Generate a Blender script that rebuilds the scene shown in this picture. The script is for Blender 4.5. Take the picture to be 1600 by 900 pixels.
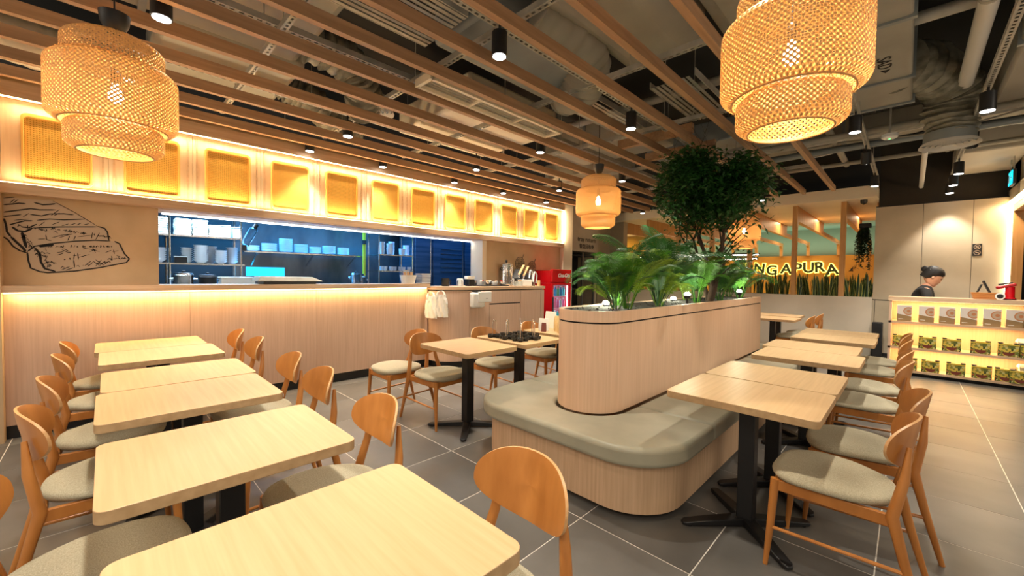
import bpy, bmesh, math, random
from mathutils import Vector, Matrix, Euler
from math import pi, sin, cos, radians, atan2, sqrt
for o in list(bpy.data.objects): bpy.data.objects.remove(o)
random.seed(7)
SC = bpy.context.scene; COL = SC.collection
# ------------------------------------------------------------------ camera
H = 1.38
cd = bpy.data.cameras.new('camera'); cam = bpy.data.objects.new('camera', cd); COL.objects.link(cam)
cd.sensor_width = 36; cd.lens = 628 / 1600 * 36; cd.clip_start = 0.03; cd.clip_end = 100
Rm = Matrix(((0.711392, -0.030192, 0.702146), (0.702665, 0.011324, -0.711431), (0.013528, 0.99948, 0.029271)))
cam.matrix_world = Matrix.Translation((0, 0, H)) @ Rm.to_4x4()
SC.camera = cam
# ------------------------------------------------------------------ world, exposure
wd = bpy.data.worlds.new('world'); SC.world = wd; wd.use_nodes = True
wd.node_tree.nodes['Background'].inputs[0].default_value = (1.0, 0.86, 0.68, 1)
wd.node_tree.nodes['Background'].inputs[1].default_value = 0.34
SC.view_settings.view_transform = 'Standard'; SC.view_settings.look = 'None'
SC.view_settings.gamma = 1; SC.view_settings.use_curve_mapping = False
SC.view_settings.exposure = 0.50
# ------------------------------------------------------------------ strip / area lights of the place
WARM = (1.0, 0.62, 0.24); WARM2 = (1.0, 0.72, 0.42); NEUT = (1.0, 0.86, 0.70); COOL = (0.82, 0.92, 1.0); BLUE = (0.03, 0.34, 1.0)
def area(name, loc, sx, sy, power, col, rot=(0, 0, 0), spread=180):
    l = bpy.data.lights.new(name, 'AREA'); l.shape = 'RECTANGLE'; l.size = sx; l.size_y = sy; l.energy = power; l.color = col; l.spread = radians(spread)
    o = bpy.data.objects.new(name, l); o.location = loc; o.rotation_euler = rot; COL.objects.link(o); return o
area('counter_strip_light', (-5.11, 1.42, 1.183), 0.012, 3.9, 13, WARM)
area('pelmet_top_light', (-5.112, 3.06, 2.741), 0.012, 7.15, 34, (1, .74, .42), (0, radians(-14), 0))
area('pelmet_bottom_light', (-5.112, 3.06, 2.081), 0.012, 7.15, 34, (1, .74, .42), (0, radians(194), 0))
area('opening_strip_light', (-5.50, 2.6, 1.98), 0.03, 4.1, 16, COOL)
area('kitchen_hood_light', (-6.9, 2.2, 2.45), 0.8, 3.2, 130, (.06, .42, 1.0), spread=120)
area('kitchen_blue_light', (-6.5, 4.9, 2.5), 0.6, 2.2, 24, (0.06, 0.32, 1.0), spread=105)
area('kitchen_left_light', (-6.35, 0.9, 2.5), 0.4, 0.9, 34, (0.6, 0.82, 1.0), spread=100)
for z in (1.085, 0.755, 0.375): area('shelf_strip_light', (0.45, 8.40, z), 1.2, 0.015, 8, (1.0, .62, .24))
area('pelmet_end_light', (-5.09, 6.66, 2.42), 0.02, 0.6, 5, WARM2, (radians(90), 0, 0))
area('portal_light', (1.02, 9.2, 2.6), 0.05, 1.0, 12, WARM2)
area('sign_cove_light', (-4.0, 16.85, 2.22), 7.0, 0.08, 32, (0.62, 1.0, 0.80), (pi, 0, 0))
area('annex_ceiling_light', (-6.3, 14.6, 3.0), 1.8, 1.6, 110, (1.0, 0.80, 0.25))
area('annex_sign_light', (-2.5, 15.6, 3.05), 3.0, 0.3, 40, WARM2)
area('annex_front_light', (-1.9, 12.0, 2.82), 2.6, 0.4, 40, WARM2)
# added fill lights standing in for the unseen rest of the hall
area('hall_fill_light', (0.9, -1.6, 3.2), 2.2, 1.6, 75, NEUT)
area('hall_fill_light', (2.9, 5.0, 3.2), 1.6, 3.4, 125, NEUT)
area('hall_fill_light', (-3.0, -2.4, 3.1), 3.0, 0.8, 50, NEUT)
# ------------------------------------------------------------------ materials
def newmat(name):
    m = bpy.data.materials.new(name); m.use_nodes = True
    nt = m.node_tree; return m, nt, nt.nodes['Principled BSDF']
def plain(name, col, rough=0.5, metal=0.0, spec=0.5, coat=0.0):
    m, nt, b = newmat(name); b.inputs['Base Color'].default_value = (*col, 1); b.inputs['Roughness'].default_value = rough
    b.inputs['Metallic'].default_value = metal; b.inputs['Specular IOR Level'].default_value = spec; b.inputs['Coat Weight'].default_value = coat; return m
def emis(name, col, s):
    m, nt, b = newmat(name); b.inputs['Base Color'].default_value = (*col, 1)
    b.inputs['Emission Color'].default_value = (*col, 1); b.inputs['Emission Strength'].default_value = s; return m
def noisy(name, c1, c2, scale=(4, 4, 4), rough=0.55, detail=5, bump=0.0, metal=0.0, rnd=0.0, nscale=1.0, lo=0.35, hi=0.65, spec=0.5):
    m, nt, b = newmat(name); N = nt.nodes; L = nt.links
    tc = N.new('ShaderNodeTexCoord'); mp = N.new('ShaderNodeMapping'); mp.inputs['Scale'].default_value = scale
    nz = N.new('ShaderNodeTexNoise'); nz.inputs['Scale'].default_value = nscale; nz.inputs['Detail'].default_value = detail
    L.new(tc.outputs['Object'], mp.inputs['Vector'])
    if rnd:
        oi = N.new('ShaderNodeObjectInfo'); ad = N.new('ShaderNodeVectorMath'); ad.operation = 'ADD'; ml = N.new('ShaderNodeMath'); ml.operation = 'MULTIPLY'; ml.inputs[1].default_value = 37
        L.new(oi.outputs['Random'], ml.inputs[0]); L.new(mp.outputs['Vector'], ad.inputs[0]); L.new(ml.outputs[0], ad.inputs[1]); L.new(ad.outputs[0], nz.inputs['Vector'])
    else: L.new(mp.outputs['Vector'], nz.inputs['Vector'])
    cr = N.new('ShaderNodeValToRGB'); cr.color_ramp.elements[0].position = lo; cr.color_ramp.elements[1].position = hi
    cr.color_ramp.elements[0].color = (*c1, 1); cr.color_ramp.elements[1].color = (*c2, 1)
    L.new(nz.outputs['Fac'], cr.inputs['Fac']); out = cr.outputs['Color']
    if rnd:
        mr = N.new('ShaderNodeMapRange'); mr.inputs['To Min'].default_value = 1 - rnd; mr.inputs['To Max'].default_value = 1 + rnd
        L.new(oi.outputs['Random'], mr.inputs['Value']); hs = N.new('ShaderNodeHueSaturation'); L.new(mr.outputs[0], hs.inputs['Value']); L.new(out, hs.inputs['Color']); out = hs.outputs['Color']
    L.new(out, b.inputs['Base Color'])
    b.inputs['Roughness'].default_value = rough; b.inputs['Metallic'].default_value = metal; b.inputs['Specular IOR Level'].default_value = spec
    if bump:
        bp = N.new('ShaderNodeBump'); bp.inputs['Strength'].default_value = bump; bp.inputs['Distance'].default_value = 0.004
        L.new(nz.outputs['Fac'], bp.inputs['Height']); L.new(bp.outputs['Normal'], b.inputs['Normal'])
    return m
M = {}
M['lam'] = noisy('counter_laminate', (.55, .37, .26), (.62, .43, .31), (70, 70, 2), .5, 6, .05)
M['lamtop'] = noisy('counter_top_laminate', (.52, .34, .2), (.62, .44, .28), (6, 2, 40), .45, 5)
M['table'] = noisy('tabletop_laminate', (.62, .41, .205), (.69, .47, .25), (2.5, 60, 60), .38, 6, .02, rnd=.05)
M['tedge'] = noisy('tabletop_edge', (.42, .27, .13), (.50, .33, .17), (3, 30, 30), .5, 4)
M['chair'] = noisy('chair_wood', (.40, .145, .028), (.52, .205, .045), (14, 14, 3), .36, 5, .02, rnd=.08)
M['ply'] = noisy('chair_ply_edge', (.55, .30, .12), (.68, .40, .18), (4, 4, 60), .4, 4)
M['fabric'] = noisy('seat_fabric', (.36, .325, .225), (.50, .455, .33), (260, 260, 260), .95, 3, .35, rnd=.04, spec=.1)
M['batten'] = noisy('batten_wood', (.35, .20, .105), (.44, .265, .145), (40, 2, 40), .6, 6, .03, rnd=.06)
M['plaster'] = noisy('wall_plaster', (.52, .36, .20), (.64, .455, .27), (2.2, 2.2, 2.2), .8, 7, .05)
M['concrete'] = noisy('concrete_board', (.40, .34, .245), (.49, .42, .31), (1.6, 1.6, 1.6), .75, 8, .05)
M['conc2'] = noisy('pale_render', (.52, .47, .38), (.60, .54, .44), (1.8, 1.8, 1.8), .75, 7)
M['tile'] = noisy('floor_tile', (.10, .095, .087), (.168, .16, .145), (2.2, 2.2, 2.2), .34, 9, .02, rnd=.09, lo=.3, hi=.72)
M['grout'] = noisy('floor_grout', (.70, .66, .58), (.8, .76, .68), (9, 9, 9), .8)
M['black'] = plain('black_metal', (.008, .008, .009), .42)
M['blackm'] = plain('matte_black', (.012, .012, .013), .8)
M['leather'] = noisy('bench_leather', (.34, .325, .24), (.40, .38, .285), (5, 5, 5), .42, 4, .02)
M['planter'] = noisy('planter_laminate', (.68, .45, .29), (.75, .51, .34), (70, 70, 1.6), .48, 6, .04)
M['benchw'] = noisy('bench_wood', (.52, .34, .20), (.62, .42, .26), (70, 70, 2), .5, 6, .04)
M['soil'] = noisy('soil', (.004, .0035, .003), (.016, .012, .008), (60, 60, 60), .95, 4, .8)
M['pelmet'] = noisy('pelmet_laminate', (.55, .35, .20), (.66, .45, .27), (30, 2, 30), .5, 5)
M['pback'] = noisy('pelmet_back_board', (.72, .53, .34), (.80, .62, .42), (40, 40, 1.5), .5, 5)
M['rframe'] = plain('rattan_frame', (.90, .48, .10), .5)
M['cane'] = noisy('cane', (.92, .50, .085), (.97, .60, .12), (50, 50, 50), .55, 3)
M['caneb'] = plain('cane_backing', (.62, .30, .03), .7)
M['duct'] = noisy('duct_wrap', (.30, .28, .225), (.39, .365, .30), (1.5, 1.5, 1.5), .6, 6, .05)
M['duct2'] = noisy('duct_metal', (.22, .25, .255), (.30, .335, .34), (2, 2, 2), .45, 5, .03, metal=.3)
M['foil'] = noisy('flexible_duct', (.15, .145, .11), (.33, .31, .24), (9, 9, 14), .5, 7, 1.0, metal=.15)
M['galv'] = noisy('galvanised', (.36, .35, .30), (.5, .48, .42), (8, 8, 8), .5, 4, metal=.3)
M['slab'] = noisy('ceiling_slab', (.010, .010, .009), (.020, .019, .017), (1, 1, 1), .9, 6)
M['white'] = plain('white_paint', (.75, .72, .66), .5)
M['wplast'] = plain('white_plastic', (.78, .78, .74), .35)
M['cream'] = noisy('cream_paint', (.76, .66, .49), (.82, .72, .55), (2, 2, 2), .6)
M['steel'] = noisy('stainless_steel', (.55, .55, .55), (.7, .7, .7), (3, 3, 60), .22, 3, metal=1.0)
M['steelw'] = noisy('steel_wall', (.07, .075, .085), (.15, .16, .17), (2.5, 2.5, 1.2), .3, 5, metal=.75)
M['wall_dark'] = noisy('dark_bulkhead', (.022, .019, .014), (.036, .031, .022), (1, 1, 1), .8)
M['bluep'] = noisy('blue_steel_panel', (.045, .085, .13), (.09, .14, .20), (1, 1, 20), .35, 4, metal=.4)
M['mustard'] = noisy('mustard_wall', (.42, .20, .03), (.50, .25, .04), (2, 2, 2), .6, 5)
M['teal'] = plain('pale_green_wall', (.23, .27, .20), .7)
M['frame'] = noisy('frame_wood', (.46, .235, .075), (.58, .32, .12), (30, 30, 1.6), .5, 5)
M['ceram'] = plain('white_ceramic', (.78, .80, .82), .15, spec=.6)
M['red'] = plain('red_gloss', (.55, .006, .012), .18)
M['dred'] = plain('red_plastic', (.40, .01, .015), .3)
M['glass'] = None
m, nt, b = newmat('clear_glass'); b.inputs['Transmission Weight'].default_value = 1; b.inputs['Roughness'].default_value = .03; b.inputs['IOR'].default_value = 1.2; b.inputs['Base Color'].default_value = (.93, .97, .97, 1); M['glass'] = m
M['ink'] = plain('black_ink', (.012, .010, .010), .8)
M['pale'] = plain('pale_print', (.50, .38, .27), .8)
M['kraft'] = noisy('kraft_paper', (.62, .42, .17), (.74, .54, .26), (9, 9, 9), .7)
M['paper'] = plain('white_paper', (.80, .78, .70), .6)
M['yellow'] = plain('yellow_paint', (.60, .48, .02), .5)
M['wood_h'] = plain('handle_wood', (.72, .40, .17), .5)
M['basket'] = noisy('basket_wood', (.42, .15, .03), (.62, .27, .07), (5, 5, 60), .5)
M['skin'] = plain('skin', (.62, .33, .21), .5); M['skin'].node_tree.nodes['Principled BSDF'].inputs['Subsurface Weight'].default_value = .15
M['hair'] = noisy('black_hair', (.004, .003, .003), (.014, .011, .01), (90, 90, 12), .6, 3, .3)
M['cloth'] = plain('black_cloth', (.011, .011, .012), .85)
M['lens'] = emis('lamp_lens', (1.0, .95, .90), 14)
M['bulb'] = emis('warm_bulb', (1.0, .80, .45), 60)
M['led'] = emis('led_warm', (1.0, .74, .36), 7)
M['ledw'] = emis('led_white', (1.0, .95, .92), 7)
M['ledc'] = emis('led_cream', (1.0, .84, .55), 6)
M['exit'] = emis('exit_sign_face', (.0, .55, .85), 2.2)
M['halo'] = emis('letter_halo', (1.0, .80, .12), 3.6)
M['fridge_in'] = emis('fridge_back_light', (.35, .75, 1.0), 2.6)
M['letter'] = plain('letter_green', (.02, .035, .012), .5)
# bamboo and leaves let light through
def thin(name, col, rough=.5, tr=.4, rnd=.0):
    m, nt, b = newmat(name); N = nt.nodes; L = nt.links
    b.inputs['Base Color'].default_value = (*col, 1); b.inputs['Roughness'].default_value = rough
    t = N.new('ShaderNodeBsdfTranslucent'); t.inputs['Color'].default_value = (*[min(1, c * 1.25) for c in col], 1)
    mx = N.new('ShaderNodeMixShader'); mx.inputs['Fac'].default_value = tr
    if rnd:
        oi = N.new('ShaderNodeTexCoord'); nz = N.new('ShaderNodeTexNoise'); nz.inputs['Scale'].default_value = 9; L.new(oi.outputs['Object'], nz.inputs['Vector'])
        mr = N.new('ShaderNodeMapRange'); mr.inputs['From Min'].default_value = .3; mr.inputs['From Max'].default_value = .7; mr.inputs['To Min'].default_value = 1 - rnd; mr.inputs['To Max'].default_value = 1 + rnd
        L.new(nz.outputs['Fac'], mr.inputs['Value']); hs = N.new('ShaderNodeHueSaturation'); hs.inputs['Color'].default_value = (*col, 1); L.new(mr.outputs[0], hs.inputs['Value'])
        L.new(hs.outputs['Color'], b.inputs['Base Color']); L.new(hs.outputs['Color'], t.inputs['Color'])
    L.new(b.outputs[0], mx.inputs[1]); L.new(t.outputs[0], mx.inputs[2]); L.new(mx.outputs[0], N['Material Output'].inputs['Surface']); return m
M['bamboo'] = thin('bamboo', (.52, .31, .12), .5, .16)
M['palm'] = thin('palm_leaf', (.06, .20, .012), .55, .28, .35)
M['palmy'] = thin('young_palm_leaf', (.20, .34, .02), .55, .3, .25)
M['palmd'] = thin('dark_palm_leaf', (.018, .085, .012), .5, .22, .3)
M['leaf'] = thin('tree_leaf', (.02, .085, .015), .38, .25, .4)
M['bark'] = noisy('bark', (.03, .018, .010), (.075, .045, .028), (30, 30, 6), .85, 4, .4)
M['snake'] = thin('snake_leaf', (.022, .06, .016), .4, .1, .3)
M['snakee'] = thin('snake_leaf_edge', (.42, .45, .12), .4, .1)
M['vine'] = thin('vine_leaf', (.02, .05, .012), .5, .2, .4)
# printed pack
m, nt, b = newmat('printed_pack'); N = nt.nodes; L = nt.links
tc = N.new('ShaderNodeTexCoord'); vo = N.new('ShaderNodeTexVoronoi'); vo.inputs['Scale'].default_value = 42; L.new(tc.outputs['Object'], vo.inputs['Vector'])
cr = N.new('ShaderNodeValToRGB'); e = cr.color_ramp.elements; e[0].color = (.03, .05, .008, 1); e[1].position = 1; e[1].color = (.5, .48, .25, 1)
for p, c in ((.26, (.22, .22, .03, 1)), (.45, (.62, .45, .06, 1)), (.62, (.12, .14, .02, 1)), (.78, (.55, .5, .2, 1)), (.9, (.40, .08, .03, 1))):
    x = e.new(p); x.color = c
cr.color_ramp.interpolation = 'CONSTANT'; L.new(vo.outputs['Color'], cr.inputs['Fac']); L.new(cr.outputs['Color'], b.inputs['Base Color']); b.inputs['Roughness'].default_value = .35; M['pack'] = m
M['gold'] = plain('gold_print', (.62, .46, .05), .4); M['brownp'] = plain('brown_print', (.30, .19, .08), .6); M['greyp'] = plain('grey_print', (.72, .66, .60), .6); M['orangep'] = plain('orange_print', (.50, .20, .08), .6)
M['maroon'] = plain('maroon_print', (.16, .03, .015), .4)
# ------------------------------------------------------------------ builders
class MB:
    def __init__(s, off=(0, 0, 0)): s.v = []; s.f = []; s.mi = []; s.o = Vector(off); s.m = 0
    def add(s, vs, fs):
        b = len(s.v); s.v += [tuple(Vector(v) - s.o) for v in vs]; s.f += [tuple(b + i for i in f) for f in fs]; s.mi += [s.m] * len(fs); return s
    def box(s, x0, x1, y0, y1, z0, z1):
        return s.add([(x0, y0, z0), (x1, y0, z0), (x1, y1, z0), (x0, y1, z0), (x0, y0, z1), (x1, y0, z1), (x1, y1, z1), (x0, y1, z1)],
                     [(0, 3, 2, 1), (4, 5, 6, 7), (0, 1, 5, 4), (1, 2, 6, 5), (2, 3, 7, 6), (3, 0, 4, 7)])
    def obox(s, a, b, w, h, up=(0, 0, 1)):      # bar from a to b, width w, height h
        a = Vector(a); b = Vector(b); d = (b - a).normalized(); u = Vector(up); sd = d.cross(u).normalized(); u = sd.cross(d)
        vs = [p + sd * (w / 2 * i) + u * (h / 2 * j) for p in (a, b) for i, j in ((-1, -1), (1, -1), (1, 1), (-1, 1))]
        return s.add(vs, [(0, 1, 2, 3), (7, 6, 5, 4), (0, 4, 5, 1), (1, 5, 6, 2), (2, 6, 7, 3), (3, 7, 4, 0)])
    def prism(s, pts, z0, z1):
        n = len(pts); return s.add([(x, y, z0) for x, y in pts] + [(x, y, z1) for x, y in pts], [tuple(range(n - 1, -1, -1)), tuple(range(n, 2 * n))] + [(i, (i + 1) % n, n + (i + 1) % n, n + i) for i in range(n)])
    def ring(s, outer, inner, z0, z1):
        n = len(outer); vs = [(x, y, z) for z in (z0, z1) for L in (outer, inner) for x, y in L]; f = []
        for i in range(n):
            j = (i + 1) % n
            f += [(i, j, 2 * n + j, 2 * n + i), (n + j, n + i, 3 * n + i, 3 * n + j), (2 * n + i, 2 * n + j, 3 * n + j, 3 * n + i), (j, i, n + i, n + j)]
        return s.add(vs, f)
    def tube(s, pts, r, n=10, cap=True):
        pts = [Vector(p) for p in pts]; k = len(pts); rs = r if isinstance(r, (list, tuple)) else [r] * k
        t0 = (pts[1] - pts[0]).normalized(); u = t0.orthogonal().normalized(); vs = []
        for i, p in enumerate(pts):
            t = (pts[min(i + 1, k - 1)] - pts[max(i - 1, 0)]).normalized(); u = (u - t * u.dot(t)).normalized(); w = t.cross(u)
            vs += [p + (u * cos(2 * pi * j / n) + w * sin(2 * pi * j / n)) * rs[i] for j in range(n)]
        f = [(i * n + j, i * n + (j + 1) % n, (i + 1) * n + (j + 1) % n, (i + 1) * n + j) for i in range(k - 1) for j in range(n)]
        if cap: f += [tuple(range(n - 1, -1, -1)), tuple(range((k - 1) * n, k * n))]
        return s.add(vs, f)
    def lathe(s, prof, c=(0, 0, 0), n=20, cap=True):     # prof: (r, z)
        cx, cy, cz = c; vs = [(cx + r * cos(2 * pi * j / n), cy + r * sin(2 * pi * j / n), cz + z) for r, z in prof for j in range(n)]; k = len(prof)
        f = [(i * n + j, i * n + (j + 1) % n, (i + 1) * n + (j + 1) % n, (i + 1) * n + j) for i in range(k - 1) for j in range(n)]
        if cap: f += [tuple(range(n - 1, -1, -1)), tuple(range((k - 1) * n, k * n))]
        return s.add(vs, f)
    def build(s, name, mats, parent=None, loc=None, smooth=True, bevel=0, ang=35):
        me = bpy.data.meshes.new(name); me.from_pydata(s.v, [], s.f)
        ml = mats if isinstance(mats, (list, tuple)) else [mats]
        for m in ml: me.materials.append(M[m] if isinstance(m, str) else m)
        me.polygons.foreach_set('material_index', s.mi)
        if smooth: me.shade_smooth(); me.set_sharp_from_angle(angle=radians(ang))
        o = bpy.data.objects.new(name, me); COL.objects.link(o)
        if parent: o.parent = parent
        if loc: o.location = loc
        if bevel:
            b = o.modifiers.new('bevel', 'BEVEL'); b.width = bevel; b.segments = 2; b.limit_method = 'ANGLE'; b.angle_limit = radians(40)
        return o
def tag(o, label=None, cat=None, group=None, kind=None):
    if label: o['label'] = label
    if cat: o['category'] = cat
    if group: o['group'] = group
    if kind: o['kind'] = kind
    return o
def thing(name, label, cat, loc=(0, 0, 0), rz=0, group=None):
    o = bpy.data.objects.new(name, None); COL.objects.link(o); o.location = loc; o.rotation_euler = (0, 0, rz); o.empty_display_size = .1
    return tag(o, label, cat, group)
def stru(o): o['kind'] = 'structure'; return o
def kids(o): return [c for c in bpy.data.objects if c.parent == o]
def dup(src, loc, rz, label, group=None, name=None):
    def cp(o, par):
        c = o.copy(); COL.objects.link(c)
        if par: c.parent = par
        for k in TREE.get(o.name, ()): cp(bpy.data.objects[k], c)
        return c
    if src.name not in TREE: grow(src)
    c = cp(src, None); c.location = loc; c.rotation_euler = (0, 0, rz); c['label'] = label
    if group: c['group'] = group
    return c
TREE = {}
def grow(o):
    ch = [c for c in list(COL.objects) if c.parent == o]; TREE[o.name] = [c.name for c in ch]
    for c in ch: grow(c)
def arc(cx, cy, r, a0, a1, n=8): return [(cx + r * cos(radians(a0 + (a1 - a0) * i / n)), cy + r * sin(radians(a0 + (a1 - a0) * i / n))) for i in range(n + 1)]
def rrect(x0, x1, y0, y1, r, n=5): return arc(x1 - r, y0 + r, r, -90, 0, n) + arc(x1 - r, y1 - r, r, 0, 90, n) + arc(x0 + r, y1 - r, r, 90, 180, n) + arc(x0 + r, y0 + r, r, 180, 270, n)
def flipx(pts, x): return [(2 * x - a, b) for a, b in pts]
def text(name, body, size, loc, rot, mat, parent=None, ext=.003, offset=0.0, shear=0.0, align='LEFT', spacing=1.0):
    cu = bpy.data.curves.new(name, 'FONT'); cu.body = body; cu.size = size; cu.extrude = ext; cu.offset = offset; cu.shear = shear; cu.align_x = align; cu.space_character = spacing
    c = bpy.data.objects.new('tmp', cu); COL.objects.link(c); bpy.context.view_layer.update()
    me = bpy.data.meshes.new_from_object(c.evaluated_get(bpy.context.evaluated_depsgraph_get())); me.name = name
    bpy.data.objects.remove(c); me.materials.clear(); me.materials.append(M[mat])
    o = bpy.data.objects.new(name, me); COL.objects.link(o); o.location = loc; o.rotation_euler = rot
    if parent: o.parent = parent
    return o
ORD = ['first', 'second', 'third', 'fourth', 'fifth', 'sixth', 'seventh', 'eighth', 'ninth', 'tenth', 'eleventh', 'twelfth', 'thirteenth', 'fourteenth', 'fifteenth', 'sixteenth']
# ================================================================== STRUCTURE
# floor: grout bed with one object per tile
fl = stru(MB().box(-8.2, 2.3, -1.4, 17.5, -.06, -.0015).build('floor', 'grout', smooth=False))
T = .612; gx0 = -.687; gy0 = 1.903
tm = MB(); g = .003; tm.box(g, T - g, g, T - g, -.004, 0); tile0 = None
for i in range(-8, 4):
    for j in range(-5, 13):
        x = gx0 + i * T; y = gy0 + j * T
        if x + T < -5.3 or (y > 9.6 and x < -.48): continue
        if tile0 is None: tile0 = t_ = tm.build('tile', 'tile', fl, smooth=False)
        else: t_ = tile0.copy(); COL.objects.link(t_)
        t_.location = (x, y, 0); t_.parent = fl
fl2 = stru(MB().box(-7.4, -5.35, -.6, 6.7, -.06, 0).build('floor_kitchen', 'blackm', smooth=False))
stru(MB().box(-9, 4, -3.5, 17.5, 3.9, 4.0).build('ceiling', 'slab', smooth=False))
# left end pillar and kitchen wall
stru(MB().box(-5.35, -5.06, -1.6, -.575, 0, 3.0).build('wall_left_end', 'plaster', smooth=False))
stru(MB().box(-5.5, -5.2, -.575, .37, 1.251, 2.05).build('wall_kitchen_left_pier', 'plaster', smooth=False))
w = MB(); w.box(-5.5, -5.2, 4.62, 6.68, 1.212, 2.05); w.box(-5.55, -5.5, 4.62, 6.68, 0, 1.212); stru(w.build('wall_kitchen_niche', 'plaster', smooth=False))
stru(MB().box(-5.5, -5.2, -.575, 6.68, 2.05, 2.95).build('wall_kitchen_upper', 'plaster', smooth=False))
stru(MB().box(-5.52, -5.17, .37, 4.62, 1.985, 2.06).build('trim_opening_head', 'lam', smooth=False))
stru(MB().box(-5.5, -5.19, 4.53, 4.62, 1.2, 1.985).build('trim_opening_side', 'ledc' if 0 else 'cream', smooth=False))
stru(MB().box(-5.52, -5.495, .42, 4.53, 1.972, 1.986).build('trim_opening_light', 'ledw', smooth=False))
# kitchen room
stru(MB().box(-7.4, -7.3, -.6, 6.7, 0, 3.0).build('wall_kitchen_back', 'steelw', smooth=False))
stru(MB().box(-7.3, -7.28, -.6, 1.36, 0, 2.6).build('wall_kitchen_back_left', 'blackm', smooth=False))
stru(MB().box(-7.4, -5.5, -.7, -.6, 0, 3.0).build('wall_kitchen_left', 'steelw', smooth=False))
stru(MB().box(-7.4, -5.25, 6.68, 6.75, 0, 3.0).build('wall_kitchen_right', 'plaster', smooth=False))
stru(MB().box(-7.4, -5.5, -.6, 6.7, 2.6, 2.66).build('ceiling_kitchen', 'steelw', smooth=False))
# low counter wall front under the ledge
cw = thing('service_counter', 'long wood-veneer service counter with glowing strip under its ledge, before the kitchen opening', 'counter', (-5.2, 1.4, 0))
o = (-5.2, 1.4, 0)
for i, (a, b) in enumerate([(-.575, .6), (.6, 1.82), (1.82, 3.04), (3.04, 3.41)]):
    MB(o).box(-5.45, -5.15, a + .001, b - .001, .11, 1.19).build('front_panel', 'lam', cw, smooth=False)
MB(o).box(-5.45, -5.17, -.575, 3.41, 0, .11).build('kick_board', 'black', cw, smooth=False)
MB(o).box(-5.5, -5.08, -.575, 3.41, 1.195, 1.25).build('ledge', 'lamtop', cw, smooth=False)
MB(o).box(-5.12, -5.10, -.57, 3.36, 1.186, 1.1945).build('light_strip', 'led', cw, smooth=False)
# pelmet
pe = thing('pelmet', 'long backlit wooden pelmet above the kitchen opening', 'pelmet', (-5.2, 3.06, 2.0)); o = (-5.2, 3.06, 2.0)
MB(o).box(-5.2, -5.10, -.575, 6.69, 1.99, 2.07).build('bottom_shelf', 'pelmet', pe, smooth=False)
MB(o).box(-5.2, -5.10, -.575, 6.69, 2.75, 2.87).build('top_board', 'pelmet', pe, smooth=False)
MB(o).box(-5.125, -5.104, -.57, 6.68, 2.744, 2.75).build('light_strip', 'led', pe, smooth=False)
MB(o).box(-5.125, -5.104, -.57, 6.68, 2.07, 2.076).build('light_strip', 'led', pe, smooth=False)
for i in range(12):
    y0 = -.575 + .6 * i + (0 if i == 0 else .01); y1 = -.575 + .6 * (i + 1) + .01 if i < 11 else 6.685
    MB(o).box(-5.2, -5.185, y0 + .002, y1 - .002, 2.07, 2.75).build('back_board', 'pback', pe, smooth=False)
    if i:
        for dy in (-.035, .035): MB(o).box(-5.185, -5.172, y0 + dy - .008, y0 + dy + .008, 2.08, 2.74).build('upright_rib', 'pelmet', pe, smooth=False)
# rattan panels
def rp(y0, label):
    yc = y0 + .2; t = thing('rattan_panel', label, 'wall panel', (-5.172, yc, 2.375), 0, 'backlit rattan panels along the pelmet')
    out = rrect(-.20, .20, -.278, .278, .04, 5); inn = rrect(-.184, .184, -.25, .25, .026, 5)
    def sw(m):  # (u,v) plane -> (y,z); depth x
        m.v = [(z, x, y) for x, y, z in m.v]; return m
    sw(MB().ring(out, inn, .0, .035)).build('frame', 'rframe', t, bevel=.003)
    sw(MB().prism(inn, .0, .004)).build('backing', 'caneb', t, smooth=False)
    c = MB(); q = random.Random(5)
    for k in range(22):
        u = -.182 + .364 * (k + .5) / 22
        c.box(u - .0045, u + .0045, -.25, .25, .012, .0145)
    for k in range(30):
        v = -.25 + .50 * (k + .5) / 30
        c.box(-.182, .182, v - .0045, v + .0045, .0145, .017)
    sw(c).build('cane_webbing', 'cane', t, smooth=False)['kind'] = 'stuff'
    return t
ys = [-.466 + .5985 * i for i in range(12)]
p0 = rp(ys[0], 'glowing yellow rattan panel, first from the left end of the pelmet')
for i in range(1, 12):
    lb = 'glowing yellow rattan panel, %s from the left end of the pelmet' % ORD[i]
    if i == 1: lb = 'glowing rattan panel partly hidden behind the big left woven lamp'
    if i == 11: lb = 'glowing rattan panel at the far right end of the pelmet'
    dup(p0, (-5.172, ys[i] + .2, 2.375), 0, lb)
# pilaster, tray return block, walls behind
stru(MB().box(-5.6, -5.12, 6.69, 7.0, 0, 2.95).build('trim_pilaster', 'cream', smooth=False))
w = MB(); w.box(-5.75, -5.15, 7.0, 8.03, 1.95, 2.95); w.box(-5.2, -5.15, 7.0, 7.03, 0, 1.95); w.box(-5.2, -5.15, 7.98, 8.03, 0, 1.95); w.box(-5.75, -5.7, 7.0, 8.03, 0, 1.95); w.box(-5.75, -5.15, 7.99, 8.03, 0, 1.95)
stru(w.build('wall_tray_return', 'concrete', smooth=False))
tr = thing('tray_return_rack', 'dark shelved tray return opening under the tray return lettering', 'rack', (-5.45, 7.5, 0)); o = (-5.45, 7.5, 0)
for y in (7.05, 7.5, 7.95): MB(o).box(-5.22, -5.19, y - .02, y + .02, 0, 1.93).build('post', 'steelw', tr, smooth=False)
for z in (.3, .7, 1.1, 1.5, 1.85): MB(o).box(-5.68, -5.2, 7.04, 7.97, z, z + .025).build('shelf', 'blackm', tr, smooth=False)
MB(o).box(-5.69, -5.66, 7.04, 7.97, 0, 1.94).build('back_panel', 'blackm', tr, smooth=False)
sg = thing('tray_return_sign', 'small black tray return lettering with Chinese characters on the grey wall', 'sign', (-5.148, 7.58, 2.1))
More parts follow.
